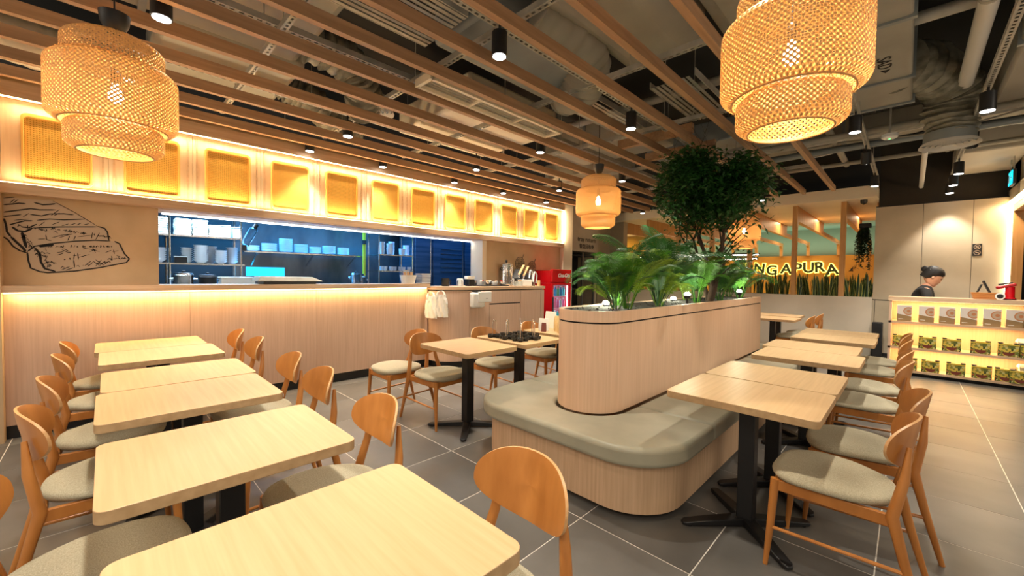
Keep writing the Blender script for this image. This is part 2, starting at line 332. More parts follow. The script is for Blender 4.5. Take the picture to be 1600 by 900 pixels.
text('lettering', 'tray return', .15, (0, 0, .07), (pi / 2, 0, pi / 2), 'ink', sg, align='CENTER', spacing=1.05)
text('chinese_lettering', '餐盘回收处', .115, (0, 0, -.08), (pi / 2, 0, pi / 2), 'ink', sg, align='CENTER')
stru(MB().box(-6.3, -5.75, 8.03, 9.75, 0, 3.2).build('wall_far_left', 'concrete', smooth=False))
stru(MB().box(-6.3, -5.35, 9.55, 9.75, 0, 3.2).build('wall_far_left_return', 'concrete', smooth=False))
# low wall with trough, back posts, annex
stru(MB().box(-5.35, -.46, 9.6, 9.7, 0, 1.09).build('wall_low_back', 'conc2', smooth=False))
stru(MB().box(-5.35, -.46, 9.7, 10.05, .9, 1.06).build('wall_low_back_trough', 'soil', smooth=False))
stru(MB().box(-5.35, -.46, 10.05, 10.12, 0, 1.09).build('wall_low_back_rear', 'conc2', smooth=False))
w = MB(); w.box(-5.6, -.43, 9.35, 9.45, 2.84, 3.04); w.box(-5.6, -.43, 9.45, 13.0, 2.84, 2.9); w.box(-.5, -.43, 9.45, 13.0, 2.9, 3.04); w.box(-8.0, -5.6, 9.75, 13.0, 2.84, 2.9)
stru(w.build('ceiling_soffit', 'cream', smooth=False))
stru(MB().box(-8.2, .5, 13.0, 17.5, 3.15, 3.2).build('ceiling_annex', 'teal', smooth=False))
stru(MB().box(-7.0, -.4, 16.6, 16.7, 0, 2.2).build('wall_sign', 'mustard', smooth=False))
stru(MB().box(-8.2, .5, 17.4, 17.5, 0, 3.2).build('wall_annex_back', 'teal', smooth=False))
stru(MB().box(-.46, -.36, 10.12, 17.4, 0, 3.2).build('wall_annex_right', 'frame', smooth=False))
stru(MB().box(-8.2, -8.1, 9.7, 17.4, 0, 3.2).build('wall_annex_left', 'mustard', smooth=False))
# portal frames with rounded inner corner
def yz(m): m.v = [(z, x, y) for x, y, z in m.v]; return m
px = [-4.71, -3.95, -3.19, -2.43, -1.64, -.895, -5.40]
pl = ['leftmost wooden frame post beside the grey wall', 'second wooden portal frame from the grey wall', 'wooden portal frame behind the tree trunks', 'wooden portal frame behind the far woven lamp', 'wooden portal frame crossing the backlit sign letters', 'rightmost wooden portal frame before the hanging vine']
pl.append('flat brown portal frame flush with the far left grey wall')
for i, x in enumerate(px):
    t = thing('portal_frame', pl[i], 'frame', (x, 9.75, 1.09), 0, 'wooden portal frames over the low wall')
    o_ = [(9.6, 1.09), (9.6, 2.84), (12.98, 2.84), (12.98, 2.64), (16.6, 2.64), (16.6, 2.2), (16.5, 2.2), (16.5, 2.35)] + arc(16.3, 2.35, .2, 0, 90, 5) + [(9.84, 2.55)] + arc(9.84, 2.41, .14, 90, 180, 5)[1:] + [(9.7, 1.09)]
    a = yz(MB().prism(o_, -.04, .04)); a.v = [(u, v - 9.75, w_ - 1.09) for u, v, w_ in a.v]
    a.f = [f for f in a.f]; a.build('frame_board', 'frame', t, smooth=False)
# right panelled wall
pw = [(-.46, -.40), (-.40, .137), (.143, .697), (.703, 1.06)]
rw = stru(MB().box(-.46, 1.06, 9.77, 9.85, 0, 2.72).build('wall_back_right', 'blackm', smooth=False))
for a, b in pw:
    for z0, z1 in ((.1, 1.035), (1.05, 2.70)):
        MB().box(a, b, 9.752, 9.77, z0, z1).build('panel', 'concrete', rw, smooth=False)
stru(MB().box(-.46, 1.06, 9.745, 9.78, 0, .1).build('baseboard_back_right', 'blackm', smooth=False))
stru(MB().box(-.43, 2.2, 9.9, 10.0, 2.7, 3.9).build('wall_dark_bulkhead', 'wall_dark', smooth=False))
# right side wall with lit portal
w = MB(); w.box(1.06, 1.16, 8.95, 9.85, 2.62, 3.3); w.box(1.06, 1.2, 5.0, 9.85, 2.8, 3.3)
stru(w.build('wall_right', 'concrete', smooth=False))
w = MB(); w.box(1.05, 1.09, 9.70, 9.76, .0, 2.62); w.box(1.05, 1.09, 7.4, 9.76, 2.57, 2.62); stru(w.build('trim_portal_light', 'ledc', smooth=False))
w = MB(); w.box(1.09, 1.20, 9.62, 9.76, 0, 2.57); w.box(1.09, 1.20, 7.4, 9.62, 2.46, 2.57); stru(w.build('trim_portal', 'frame', smooth=False))
stru(MB().box(2.2, 2.3, 5.5, 12.5, 0, 3.3).build('wall_shop_beyond', 'wall_dark', smooth=False))
stru(MB().box(1.1, 2.3, 12.4, 12.5, 0, 3.3).build('wall_shop_beyond_end', 'blackm', smooth=False))
stru(MB().box(1.3, 2.2, 8.0, 12.4, 2.75, 2.8).build('ceiling_shop_beyond', 'conc2', smooth=False))
for i, y in enumerate((9.4, 10.4, 11.4)):
    t = thing('downlight', 'round recessed downlight in the neighbouring shop, %s in from the portal' % ORD[i], 'light', (1.75, y, 2.74), 0, 'downlights in the neighbouring shop')
    MB().lathe([(.09, -.01), (.09, .01)], n=16).build('lens', 'lens', t)
    MB().ring(arc(0, 0, .11, 0, 350, 17), arc(0, 0, .09, 0, 350, 17), -.012, .01).build('trim_ring', 'white', t)
# ================================================================== CHAIRS
def make_chair(label, group):
    t = thing('dining_chair', label, 'chair', (0, 0, 0), 0, group)
    # seat: superellipse, domed
    def outline(k, z, inset=0):
        pts = []
        for i in range(k):
            a = 2 * pi * i / k; cx, sy = cos(a), sin(a); n = 2.9
            u = abs(cx) ** (2 / n) * (1 if cx > 0 else -1); v = abs(sy) ** (2 / n) * (1 if sy > 0 else -1)
            y = v * (.225 - inset); wv = (.222 + .02 * v) - inset
            if v < -.2: wv -= .035 * ((-v - .2) / .8) ** 2
            pts.append((u * wv, y, z))
        return pts
    k = 40; b = MB(); lv = [(.012, .425), (.0, .436), (-.004, .448), (.004, .462), (.03, .473), (.08, .479), (.15, .482)]
    vs = []
    for ins, z in lv: 
        for (x, y, zz) in outline(k, z, ins): vs.append((x, y, zz - .012 * (abs(y) / .22) ** 2 * (1 if ins > .01 else 0) + .006 * (abs(x) / .2) ** 2 * (ins > .01)))
    n = len(lv); f = [(i * k + j, i * k + (j + 1) % k, (i + 1) * k + (j + 1) % k, (i + 1) * k + j) for i in range(n - 1) for j in range(k)]
    f += [tuple(range(k - 1, -1, -1)), tuple(range((n - 1) * k, n * k))]
    b.add(vs, f).build('seat_cushion', 'fabric', t, ang=60)
    # frame rails
    fr = MB()
    for s in (-1, 1): fr.obox((s * .188, .185, .398), (s * .178, -.215, .398), .02, .05)
    fr.obox((-.185, .188, .398), (.185, .188, .398), .02, .05); fr.obox((-.175, -.215, .398), (.175, -.215, .398), .02, .045)
    fr.build('seat_rail', 'chair', t, bevel=.003)
    for s in (-1, 1):
        MB().tube([(s * .205, .215, 0), (s * .198, .20, .2), (s * .19, .188, .425)], [.0105, .016, .019], 12).build('front_leg', 'chair', t)
        MB().tube([(s * .205, -.33, 0), (s * .195, -.262, .25), (s * .186, -.222, .42), (s * .152, -.252, .57), (s * .130, -.262, .70)], [.0115, .018, .0215, .018, .009], 12).build('rear_leg', 'chair', t)
        MB().tube([(s * .202, .208, .19), (s * .199, -.27, .21)], [.008, .0085], 8).build('stretcher', 'chair', t)
    # curved backrest
    W, Hh, zc = .197, .107, .700; th = .013
    def P(u, v, d):   # u,v in [-1,1]
        x = W * u; z = zc + Hh * v
        y = -.272 + .078 * u * u + d - .018 * v
        x -= 2 * .078 * u / W * d * .45
        return (x, y, z)
    n = 44; rings = [.0, .35, .7, .9, 1.0]
    def pt(r, a, d):
        c, s_ = cos(a), sin(a); e = 2.35
        u = abs(c) ** (2 / e) * (1 if c > 0 else -1) * r; v = abs(s_) ** (2 / e) * (1 if s_ > 0 else -1) * r
        if v < 0: v *= (1 - .10 * abs(u) ** 2)
        return P(u, v, d)
    b = MB(); vs = []; seq = [(r, -th / 2) for r in rings] + [(r, th / 2) for r in reversed(rings)]
    for r, d in seq:
        for j in range(n): vs.append(pt(max(r, .001), 2 * pi * j / n, d * (1 if r < 1 else .75)))
    k = len(seq)
    for i in range(k - 1):
        b.m = 1 if i == 4 else 0
        b.add([], []); 
        for j in range(n): b.f.append((i * n + j, i * n + (j + 1) % n, (i + 1) * n + (j + 1) % n, (i + 1) * n + j)); b.mi.append(b.m)
    b.v = vs; b.build('backrest', ['chair', 'ply'], t, ang=30)
    return t
GL = 'chairs along the left row of tables'; GR = 'chairs along the right row of tables'; GM = 'chairs at the middle tables'
c0 = make_chair('dining chair with grey cushion at lower left edge, only its seat in view', GL)
c0.location = (-1.78, -.02, 0)
rr = random.Random(3)
CH = [(-2.61, .025, 2, 'nearest full chair on the left edge, its curved back turned to the wall', GL),
 (-3.28, .03, -1, 'second chair from the near end on the left edge, behind the nearest full one', GL),
 (-4.13, .03, 1, 'left-edge chair drawn up to the nearer half of the farthest left table', GL),
 (-4.82, .03, 0, 'farthest chair on the left edge, closest to the counter front', GL),
 (-.855, .70, 180, 'orange wooden chair with the big backrest at bottom centre, by the nearest table', GL),
 (-1.745, .66, 180, 'chair in front of the bare floor, alone between the two nearest left tables', GL),
 (-2.52, .68, 180, 'nearer chair of the close pair on the aisle side of the second table', GL),
 (-3.15, .70, 180, 'farther chair of the close pair on the aisle side of the second table', GL),
 (-4.13, .70, 180, 'aisle-side chair at the farthest left table, the nearer of its two', GL),
 (-4.80, .69, 180, 'aisle-side chair at the farthest left table, right against the counter', GL),
 (-3.66, 2.07, 180, 'pale-lit chair standing free by the counter, behind the nearest middle table', GM),
 (-3.16, 2.23, -86, 'chair facing the nearest middle table, with its whole front in view', GM),
 (-3.16, 2.98, -90, 'chair facing the middle table that carries the black caddies', GM),
 (-3.18, 3.80, -90, 'chair facing the third middle table with the paper bags', GM),
 (-3.25, 4.62, -90, 'farthest chair of the middle row, half hidden by the planter', GM),
 (-.235, 2.44, 88, 'nearest chair on the right, its whole seat and side frame in view', GR),
 (-.19, 3.02, 95, 'second nearest chair on the right, its back just beyond the nearest one', GR),
 (-.245, 4.10, 90, 'third chair of the right row, at the near half of the second right table', GR),
 (-.245, 4.72, 90, 'fourth chair of the right row, at the far half of the second right table', GR),
 (-.245, 5.62, 90, 'fifth chair of the right row, in front of the lit display counter', GR),
 (-.245, 6.28, 90, 'farthest chair of the right row, in front of the lit display counter', GR),
 (-1.35, 8.05, 90, 'nearer of the two small chairs by the concrete low wall', 'chairs by the low wall'),
 (-1.32, 8.68, 90, 'farther of the two small chairs by the concrete low wall', 'chairs by the low wall')]
for x, y, a, lb, gr in CH: dup(c0, (x, y, 0), radians(a), lb, gr)
# small white labels on left chairs' rails
for i, (x, y) in enumerate(((-1.78, -.02), (-2.66, -.02), (-3.30, -.02), (-4.13, -.02))):
    if i == 0: continue
    t = MB((0, 0, 0)).box(.189, .1915, -.02, .03, .405, .42).build('rail_label', 'wplast', bpy.data.objects['dining_chair.%03d' % i], smooth=False)
# ================================================================== TABLES
def make_table(label, group):
    t = thing('cafe_table', label, 'table', (0, 0, 0), 0, group)   # sizes: x .6, y .7
    b = MB(); pts = rrect(-.297, .297, -.35, .35, .035, 5); b.m = 1; b.prism(pts, .712, .7495)
    b.mi[1] = 0; b.build('tabletop', ['table', 'tedge'], t, bevel=.002)
    MB().box(-.04, .04, -.04, .04, .03, .70).build('column', 'black', t, bevel=.004)
    MB().box(-.2, .2, -.03, .03, .695, .712).box(-.03, .03, -.22, .22, .695, .7115).build('top_bracket', 'black', t, smooth=False)
    for k in range(4):
        a = radians(45 + 90 * k); d = Vector((cos(a), sin(a), 0)); n = Vector((-sin(a), cos(a), 0))
        b = MB(); L_ = .36; vs = []
        for (r, w, z0, z1) in ((.0, .034, .012, .055), (.2, .03, .010, .042), (L_ - .02, .026, .008, .028), (L_, .012, .008, .022)):
            for s, z in ((-1, z0), (1, z0), (1, z1), (-1, z1)): vs.append(d * r + n * (w * s) + Vector((0, 0, z)))
        f = [(0, 1, 2, 3), (15, 14, 13, 12)] + [(i * 4 + j, (i + 1) * 4 + j, (i + 1) * 4 + (j + 1) % 4, i * 4 + (j + 1) % 4) for i in range(3) for j in range(4)]
        b.add(vs, f); foot = b.build('foot', 'black', t, bevel=.004)
        MB().lathe([(.018, 0), (.018, .012)], tuple(d * (L_ - .04)), 10).build('glide', 'blackm', foot)
    return t
t0 = make_table('pale wood cafe table nearest the camera at bottom left', 'cafe tables'); t0.location = (-.915, .335, 0)
GT = 'cafe tables in the left row'; GU = 'cafe tables in the right row'; GV = 'middle cafe tables'
t0['group'] = GT
TB = [(-1.775, .32, 0, 'second pale cafe table from the camera in the left row', GT), (-2.625, .31, 0, 'nearer half of the joined pair that is third in the left row', GT), (-3.232, .325, 0, 'farther half of the joined pair that is third in the left row', GT),
 (-4.10, .31, 0, 'nearer half of the joined pair by the counter in the left row', GT), (-4.705, .285, 0, 'farther half of the joined pair, table right against the counter front', GT),
 (-.612, 2.515, 90, 'nearest table of the right row with its black cross foot in view', GU), (-.612, 3.12, 90, 'table pushed against the far side of the nearest right table', GU),
 (-.585, 4.12, 90, 'nearer half of the second joined pair in the right row', GU), (-.64, 4.73, 90, 'farther half of the second joined pair in the right row', GU),
 (-.57, 5.62, 90, 'nearer half of the third joined pair in the right row', GU), (-.585, 6.24, 90, 'farther half of the third joined pair, last in the right row', GU),
 (-2.84, 2.32, 90, 'nearest table of the middle row with its cross foot beside the bench', GV), (-2.84, 3.00, 90, 'middle-row table with the black wire-handled caddies on it', GV), (-2.87, 3.74, 90, 'middle-row table holding the paper bags, half hidden by the planter', GV),
 (-1.60, 7.85, 90, 'nearer far table between planter end and low wall', GV), (-1.66, 8.55, 90, 'farther far table between planter end and low wall', GV)]
for x, y, a, lb, gr in TB: dup(t0, (x, y, 0), radians(a), lb, gr)
for nm, (x, y) in {'cafe_table.002': (.27, .345), 'cafe_table.004': (.27, .345)}.items():
    MB().box(.235, .275, .3505, .352, .722, .738).build('edge_label', 'wplast', bpy.data.objects[nm], smooth=False)
# ================================================================== BENCH + PLANTER
bx0, bx1, by0, by1 = -2.45, -.85, 1.96, 6.75
def bo(ins, r=.38): return arc(bx1 - ins - r, by0 + ins + r, r, -90, 0, 12) + [(bx1 - ins, by1 - ins), (bx0 + ins, by1 - ins)] + arc(bx0 + ins + r, by0 + ins + r, r, 180, 270, 12)
bn = thing('bench', 'wood-fronted bench with grey leather cushions wrapping round the planter', 'bench', (-1.65, 4.3, 0)); o = (-1.65, 4.3, 0)
MB(o).prism(bo(.06, .34), .05, .335).build('base', 'benchw', bn, ang=50)
MB(o).prism(bo(.14, .28), 0, .05).build('plinth', 'blackm', bn, ang=50)
def cushion(pts, name='seat_cushion'):
    b = MB(o).prism(pts, .338, .45).build(name, 'leather', bn, ang=50)
    m_ = b.modifiers.new('bevel', 'BEVEL'); m_.width = .028; m_.segments = 5; m_.limit_method = 'ANGLE'; m_.angle_limit = radians(50); b.data.shade_smooth(); return b
ys_ = 2.715; r = .38
front = [(bx0, ys_)] + arc(bx0 + r, by0 + r, r, 180, 270, 14) + arc(bx1 - r, by0 + r, r, -90, 0, 14) + [(bx1, ys_), (-1.385, ys_), (-1.385, 2.52)] + list(reversed(arc(-1.65, 2.53, .262, 180, 360, 14)[1:-1])) + [(-1.915, 2.52), (-1.915, ys_)]
cushion(front)
for s in (0, 1):
    for a, b_ in ((ys_ + .006, 4.05), (4.056, 5.4), (5.406, 6.75)):
        if s: cushion([(-1.385, a), (bx1, a), (bx1, b_), (-1.385, b_)])
        else: cushion([(bx0, a), (-1.915, a), (-1.915, b_), (bx0, b_)])
cushion([(-1.91, 6.2), (-1.39, 6.2), (-1.39, 6.75), (-1.91, 6.75)])
plt = thing('planter', 'tall rounded wood-veneer planter box rising from the bench', 'planter', (-1.65, 4.2, .45)); o2 = (-1.65, 4.2, .45)
def po(ins): 
    return arc(-1.65, 2.53, .25 - ins, 180, 360, 20) + [(-1.40 - ins, 6.17 - ins), (-1.90 + ins, 6.17 - ins)]
MB(o2).prism(po(0), .452, 1.062).build('body', 'planter', plt, ang=50)
MB(o2).prism(po(.012), 1.062, 1.074).build('shadow_gap', 'blackm', plt, ang=50)
MB(o2).ring(po(0), po(.022), 1.074, 1.15).build('rim', 'planter', plt, ang=50)
MB(o2).prism(po(.022), 1.074, 1.140).build('soil', 'soil', plt, ang=50)
q = random.Random(9); b = MB(o2)
for k in range(220):
    x = q.uniform(-1.86, -1.44); y = q.uniform(2.36, 6.12); r = q.uniform(.006, .014); b.add([(x - r, y, 1.138), (x, y - r, 1.138), (x + r, y + .3 * r, 1.138), (x - .2 * r, y + r, 1.138), (x + q.uniform(-r, r) * .4, y, 1.138 + r * .9)], [(0, 1, 4), (1, 2, 4), (2, 3, 4), (3, 0, 4)])
b.build('bark_chips', 'soil', plt, smooth=False)['kind'] = 'stuff'
for i, (x, y) in enumerate(((-1.50, 3.9), (-1.50, 5.55), (-1.82, 2.98), (-1.8, 4.3))):
    lb = ['uplight glowing low among the palms near the tree', 'bright round uplight at the far end of the planter', 'uplight hidden behind the nearest palm in the planter', 'uplight behind the tree trunk in the planter'][i]
    t = thing('uplight', lb, 'light', (x, y, 1.068 if i in (2, 3) else 1.135), 0, 'planter uplights')
    MB().lathe([(.012, 0), (.01, .05), (.028, .055), (.03, .085)], n=14).build('housing', 'black', t)
    MB().lathe([(.026, .0), (.03, .01), (.026, .022), (.012, .03)], (0, 0, .085), 14).build('lens', 'lens', t)
    l = bpy.data.lights.new('uplight_lamp', 'POINT'); l.energy = 8 if i == 2 else 4; l.color = (1, 1, .72); l.shadow_soft_size = .03
    lo = bpy.data.objects.new('uplight_lamp', l); lo.location = (0, 0, .15); lo.parent = t; COL.objects.link(lo)
# ================================================================== CEILING BATTENS, STRUTS
BX = [-.925 - .4 * k for k in range(11)]
bl = []
for k, x in enumerate(BX):
    lb = 'wooden ceiling batten, %s counting from the open right side' % ORD[k] if k else 'outermost wooden ceiling batten on the open right side'
    b = MB().box(-.024, .024, -6.2, 4.6, 0, .08).build('ceiling_batten', 'batten', smooth=False); b.location = (x, 3.85, 2.85); tag(b, lb, 'batten', 'ceiling battens over the dining area')
for i, y in enumerate((4.0, 4.7, 6.2)):
    o_ = MB().box(-2.55, -1.68, -.03, .03, 0, .10).build('cross_batten', 'batten', smooth=False); o_.location = (0, y + .4, 2.931)
    tag(o_, 'wooden cross batten lying over the long battens, %s from the camera' % ORD[i], 'batten', 'cross battens over the dining area')
def strut(a, b, label, w=.041, holes=True, group='perforated metal struts under the ceiling'):
    a = Vector(a); b = Vector(b); t = thing('metal_strut', label, 'strut', tuple(a), 0, group); d = b - a; L_ = d.length; n = int(L_ / .05)
    u = d.normalized(); s = Vector((0, 0, 1)).cross(u).normalized()
    m = MB(); hw = w / 2
    # channel bottom with slots: side strips + rungs, plus two flanges
    for sg_ in (-1, 1): m.obox(s * (sg_ * (hw - .006)), d + s * (sg_ * (hw - .006)), .012, .003)
    for k in range(n + 1):
        c = u * (L_ * k / n) if n else Vector(); m.obox(c - u * .011, c + u * .011, w - .02, .003)
    for sg_ in (-1, 1): m.obox(s * (sg_ * hw) + Vector((0, 0, .02)), d + s * (sg_ * hw) + Vector((0, 0, .02)), .003, .041)
    m.build('channel', 'galv', t, smooth=False)['kind'] = 'stuff'
    for q in (.15, .5, .85):
        p = d * q; MB().tube([tuple(p + Vector((0, 0, .03))), tuple(p + Vector((0, 0, 3.9 - a.z)))], .004, 6).build('hanger_rod', 'galv', t)
    return t
strut((-1.95, .2, 3.0), (-1.95, 8.4, 3.0), 'perforated strut running lengthwise above the nearest row of battens')
strut((-3.05, -.6, 3.02), (-3.05, 8.4, 3.02), 'lengthwise perforated strut above the middle battens')
strut((-4.18, .2, 3.02), (-4.18, 8.4, 3.02), 'lengthwise perforated strut above the battens near the pelmet')
strut((-5.0, .2, 3.02), (-5.0, 8.4, 3.02), 'lengthwise perforated strut right beside the pelmet')
strut((-.41, 2.2, 3.0), (-.41, 8.6, 3.0), 'perforated strut carrying spotlights behind the big right lamp')
strut((.42, 3.0, 3.0), (.42, 9.6, 3.0), 'perforated strut at the right edge carrying black spotlights')
for i, y in enumerate((.85, 1.85, 2.9, 4.2, 5.6, 7.0)):
    strut((-5.0, y, 2.985 if i else 2.99), (-1.0, y, 2.985), 'crosswise perforated strut over the battens, %s from the camera' % ORD[i], group='crosswise struts over the battens')
# ================================================================== SPOTLIGHTS
def make_spot(label, loc, drop=.2):
    t = thing('spotlight', label, 'spotlight', loc, 0, 'black ceiling spotlights')
    MB().lathe([(.05, 0), (.05, .15), (.045, .155)], n=20).build('housing', 'black', t)
    MB().lathe([(.042, -.003), (.042, .004)], n=18).build('lens', 'lens', t)
    MB().tube([(0, 0, .155), (0, 0, .22)], .008, 8).build('stem', 'black', t)
    l = bpy.data.lights.new('spot_lamp', 'SPOT'); l.energy = 70; l.color = (1, .92, .80); l.spot_size = radians(82); l.spot_blend = .55; l.shadow_soft_size = .04
    lo = bpy.data.objects.new('spot_lamp', l); lo.location = (0, 0, -.02); lo.parent = t; COL.objects.link(lo)
    return t
SP = [(-3.03, .24, 'large spotlight at upper left above the woven lamp'), (-1.93, 1.81, 'large spotlight at top centre between two battens'), (-1.93, 3.54, 'spotlight halfway down the nearest lengthwise strut'),
 (-4.17, 1.78, 'spotlight over the battens left of centre'), (-3.05, 3.52, 'spotlight left of the middle woven lamp'), (-4.18, 3.52, 'spotlight just above the middle of the pelmet row'), (-4.15, 5.28, 'small spotlight left of the middle woven lamp holder'),
 (-3.05, 5.37, 'spotlight right of the middle woven lamp'), (-5.0, 1.69, 'spotlight first from left close to the pelmet'), (-5.0, 2.60, 'spotlight second from left close to the pelmet'), (-5.0, 3.78, 'spotlight third from left close to the pelmet'),
 (-5.0, 4.82, 'spotlight fourth from left close to the pelmet'), (-5.0, 5.97, 'spotlight farthest along the pelmet'), (-1.92, 8.3, 'spotlight behind the tree at its right'), (-4.2, 8.3, 'spotlight above the far left portal frames'),
 (-.41, 5.06, 'spotlight right below the big right woven lamp'), (-.41, 6.46, 'second spotlight beyond the big right lamp'), (-.41, 8.12, 'farthest spotlight of the strut behind the big right lamp'),
 (.42, 5.15, 'large spotlight at the right edge of the ceiling'), (.42, 6.40, 'spotlight beside the round air diffuser'), (.42, 7.88, 'top one of three stacked spotlights in front of the dark bulkhead'), (.42, 8.77, 'middle one of three stacked spotlights in front of the dark bulkhead'), (.42, 9.5, 'lowest one of three stacked spotlights in front of the dark bulkhead'),
 (-.41, 3.35, 'spotlight hidden behind the big right woven lamp'), (-.41, 1.8, 'spotlight above the nearest right table'), (-1.93, .15, 'spotlight above the second left table'), (-1.0, .2, 'spotlight above the nearest left table'), (-4.18, .15, 'spotlight above the farthest left tables'), (-1.93, 5.6, 'spotlight above the middle of the planter'), (-4.18, 6.95, 'added spotlight brightening the tray return wall')]  # last entry is added to brighten the tray return wall
s0 = make_spot(SP[0][2], (SP[0][0], SP[0][1], 2.80))
for x, y, lb in SP[1:]:
    s_ = dup(s0, (x, y, 2.80), 0, lb)
    if (x, y) in ((-.41, 6.46), (.42, 6.40)): s_.rotation_euler = (radians(32), 0, 0)
    if x == -5.0: [setattr(c, 'rotation_euler', (0, radians(-8), 0)) for c in kids(s_) if c.type == 'LIGHT']
# ================================================================== WOVEN PENDANT LAMPS
def tier(m, R, z0, z1, nst, lip=.045, seg=24, wd=.0058, turn=1.0, top=None):
    prof = []      # barrel profile with rounded shoulders
    K = 24
    for i in range(K + 1):
        s = i / K; z = z0 + (z1 - z0) * s; e = min(s, 1 - s) * (z1 - z0)
        rr_ = R - (lip * (1 - min(1, e / lip)) ** 2.2); prof.append((rr_, z))
    def at(s):
        f = s * K; i = min(int(f), K - 1); t = f - i; return prof[i][0] * (1 - t) + prof[i + 1][0] * t, prof[i][1] * (1 - t) + prof[i + 1][1] * t
    for d in (1, -1):
        for k in range(nst):
            a0 = 2 * pi * (k + (.25 if d > 0 else 0)) / nst; span = turn * (z1 - z0) / R * 1.05
            vs = []; f = []
            for i in range(seg + 1):
                s = i / seg; r, z = at(s); a = a0 + d * span * s; r += d * .0012 * (1 if (i % 2) else -1)
                da = wd / r * .75; dz = wd * .55
                vs += [((r) * cos(a - da * d), r * sin(a - da * d), z + dz * .5), (r * cos(a + da * d), r * sin(a + da * d), z - dz * .5)]
                if i: f.append((2 * i - 2, 2 * i - 1, 2 * i + 1, 2 * i))
            m.add(vs, f)
def make_lamp(label, loc, dens=1.0):
    t = thing('woven_pendant_lamp', label, 'lamp', loc, 0, 'woven bamboo pendant lamps')
    for nm, R, z0, z1, n in (('upper_tier', .195, .13, .285, 60), ('middle_tier', .25, -.155, .155, 76), ('lower_tier', .19, -.285, -.135, 58)):
        m = MB(); tier(m, R, z0, z1, int(n * dens)); 
        if nm == 'middle_tier':
            # annular woven shoulders top and bottom
            for zc, r1 in ((.155, .185), (-.155, .18)):
                for k in range(60):
                    a = 2 * pi * k / 60
                    for d in (1, -1):
                        m.add([(r1 * cos(a), r1 * sin(a), zc), (r1 * cos(a + .022), r1 * sin(a + .022), zc), (.222 * cos(a + .22 * d + .022), .222 * sin(a + .22 * d + .022), zc * .995), (.222 * cos(a + .22 * d), .222 * sin(a + .22 * d), zc * .995)], [(0, 1, 2, 3)])
        sh = m.build(nm, 'bamboo', t, smooth=False); sh['kind'] = 'stuff'
        for zz, rr_ in ((z0, R - .045), (z1, R - .045)):
            p = [(rr_ * cos(2 * pi * j / 40), rr_ * sin(2 * pi * j / 40), zz) for j in range(41)]; MB().tube(p, .0035, 6, cap=False).build('rim', 'bamboo', sh)
    MB().lathe([(.001, .0), (.02, .008), (.03, .03), (.028, .055), (.014, .085), (.013, .1)], (0, 0, -.03), 16).build('bulb', 'bulb', t)
    MB().lathe([(.016, .07), (.02, .08), (.02, .13), (.008, .15)], n=14).build('lamp_holder', 'black', t)
    MB().tube([(0, 0, .14), (0, 0, 3.88 - loc[2])], .004, 6).build('cord', 'black', t)
    m = MB()
    for k in range(3):
        a = 2 * pi * k / 3; m.tube([(0, 0, .285), (.165 * cos(a), .165 * sin(a), .284)], .003, 6)
    m.build('spider', 'black', t)
    MB().lathe([(.008, .31), (.035, .33), (.056, .38), (.062, .425), (.001, .43)], n=18).build('canopy', 'black', t)
    l = bpy.data.lights.new('lamp_light', 'POINT'); l.energy = 10; l.color = (1, .68, .32); l.shadow_soft_size = .035
    lo = bpy.data.objects.new('lamp_light', l); lo.location = (0, 0, -.045); lo.parent = t; COL.objects.link(lo)
    return t
l0 = make_lamp('large three-tier woven bamboo lamp at upper left, hanging before the rattan panels', (-2.94, .05, 2.27))
dup(l0, (-.36, 1.93, 2.26), .5, 'largest woven bamboo lamp, glowing at upper right')
dup(l0, (-2.54, 3.95, 2.23), 1.1, 'woven bamboo lamp hanging at the centre, before the tray return wall')
dup(l0, (-2.06, 7.8, 2.20), 2.0, 'farthest woven bamboo lamp, partly hidden behind the tree')
# ================================================================== DUCTS, PIPES, AIR OUTLETS
def duct(x0, x1, y0, y1, z0, z1, label, mat='duct', flanges=(), axis='y', r=.04, name='air_duct'):
    t = thing(name, label, 'duct', ((x0 + x1) / 2, (y0 + y1) / 2, z0)); o = t.location
    MB(o).box(x0, x1, y0, y1, z0, z1).build('duct_body', mat, t, bevel=r)
    for q in flanges:
        e = .018
        if axis == 'y': MB(o).box(x0 - e, x1 + e, q - .02, q + .02, z0 - e, z1 + e).build('flange', 'duct2', t, smooth=False)
        else: MB(o).box(q - .02, q + .02, y0 - e, y1 + e, z0 - e, z1 + e).build('flange', 'duct2', t, smooth=False)
    for a, b in ((x0 + .05, y0 + .1), (x1 - .05, y1 - .1)): MB(o).tube([(a, b, z1), (a, b, 3.9)], .005, 6).build('hanger_rod', 'galv', t)
    return t
duct(-3.88, -2.72, -.9, 1.2, 3.2, 3.6, 'wide beige insulated duct above the left battens', flanges=(.2,), r=.06)
duct(-4.95, -3.92, .28, 1.3, 3.2, 3.55, 'second beige duct nearer the pelmet, above the left lamp', r=.06)
duct(-2.60, -2.02, 1.75, 3.25, 3.1, 3.6, 'bluish galvanised duct box right of the louvred cable tray', 'duct2')
duct(-1.88, -1.18, .8, 3.42, 3.2, 3.65, 'broad pale duct between the last battens at top centre', r=.16)
duct(-.98, -.03, 2.6, 5.75, 3.2, 3.6, 'rectangular duct marked SAD beside the big right lamp', flanges=(3.9, 5.02, 5.73), r=.02)
duct(.55, 1.5, 3.6, 6.4, 3.2, 3.55, 'beige duct at the top right corner', flanges=(4.9,), r=.03)
duct(-4.6, -3.2, 2.6, 4.0, 3.15, 3.45, 'cream lit duct above the battens over the kitchen middle', 'cream', r=.03)
duct(-3.9, -2.3, 4.6, 5.4, 3.15, 3.5, 'grey crosswise duct beyond the middle lamp', 'duct', axis='x', flanges=(-3.2,), r=.03)
duct(-5.0, -3.6, 5.9, 6.8, 3.2, 3.5, 'grey duct above the far end of the pelmet', 'duct', r=.03)
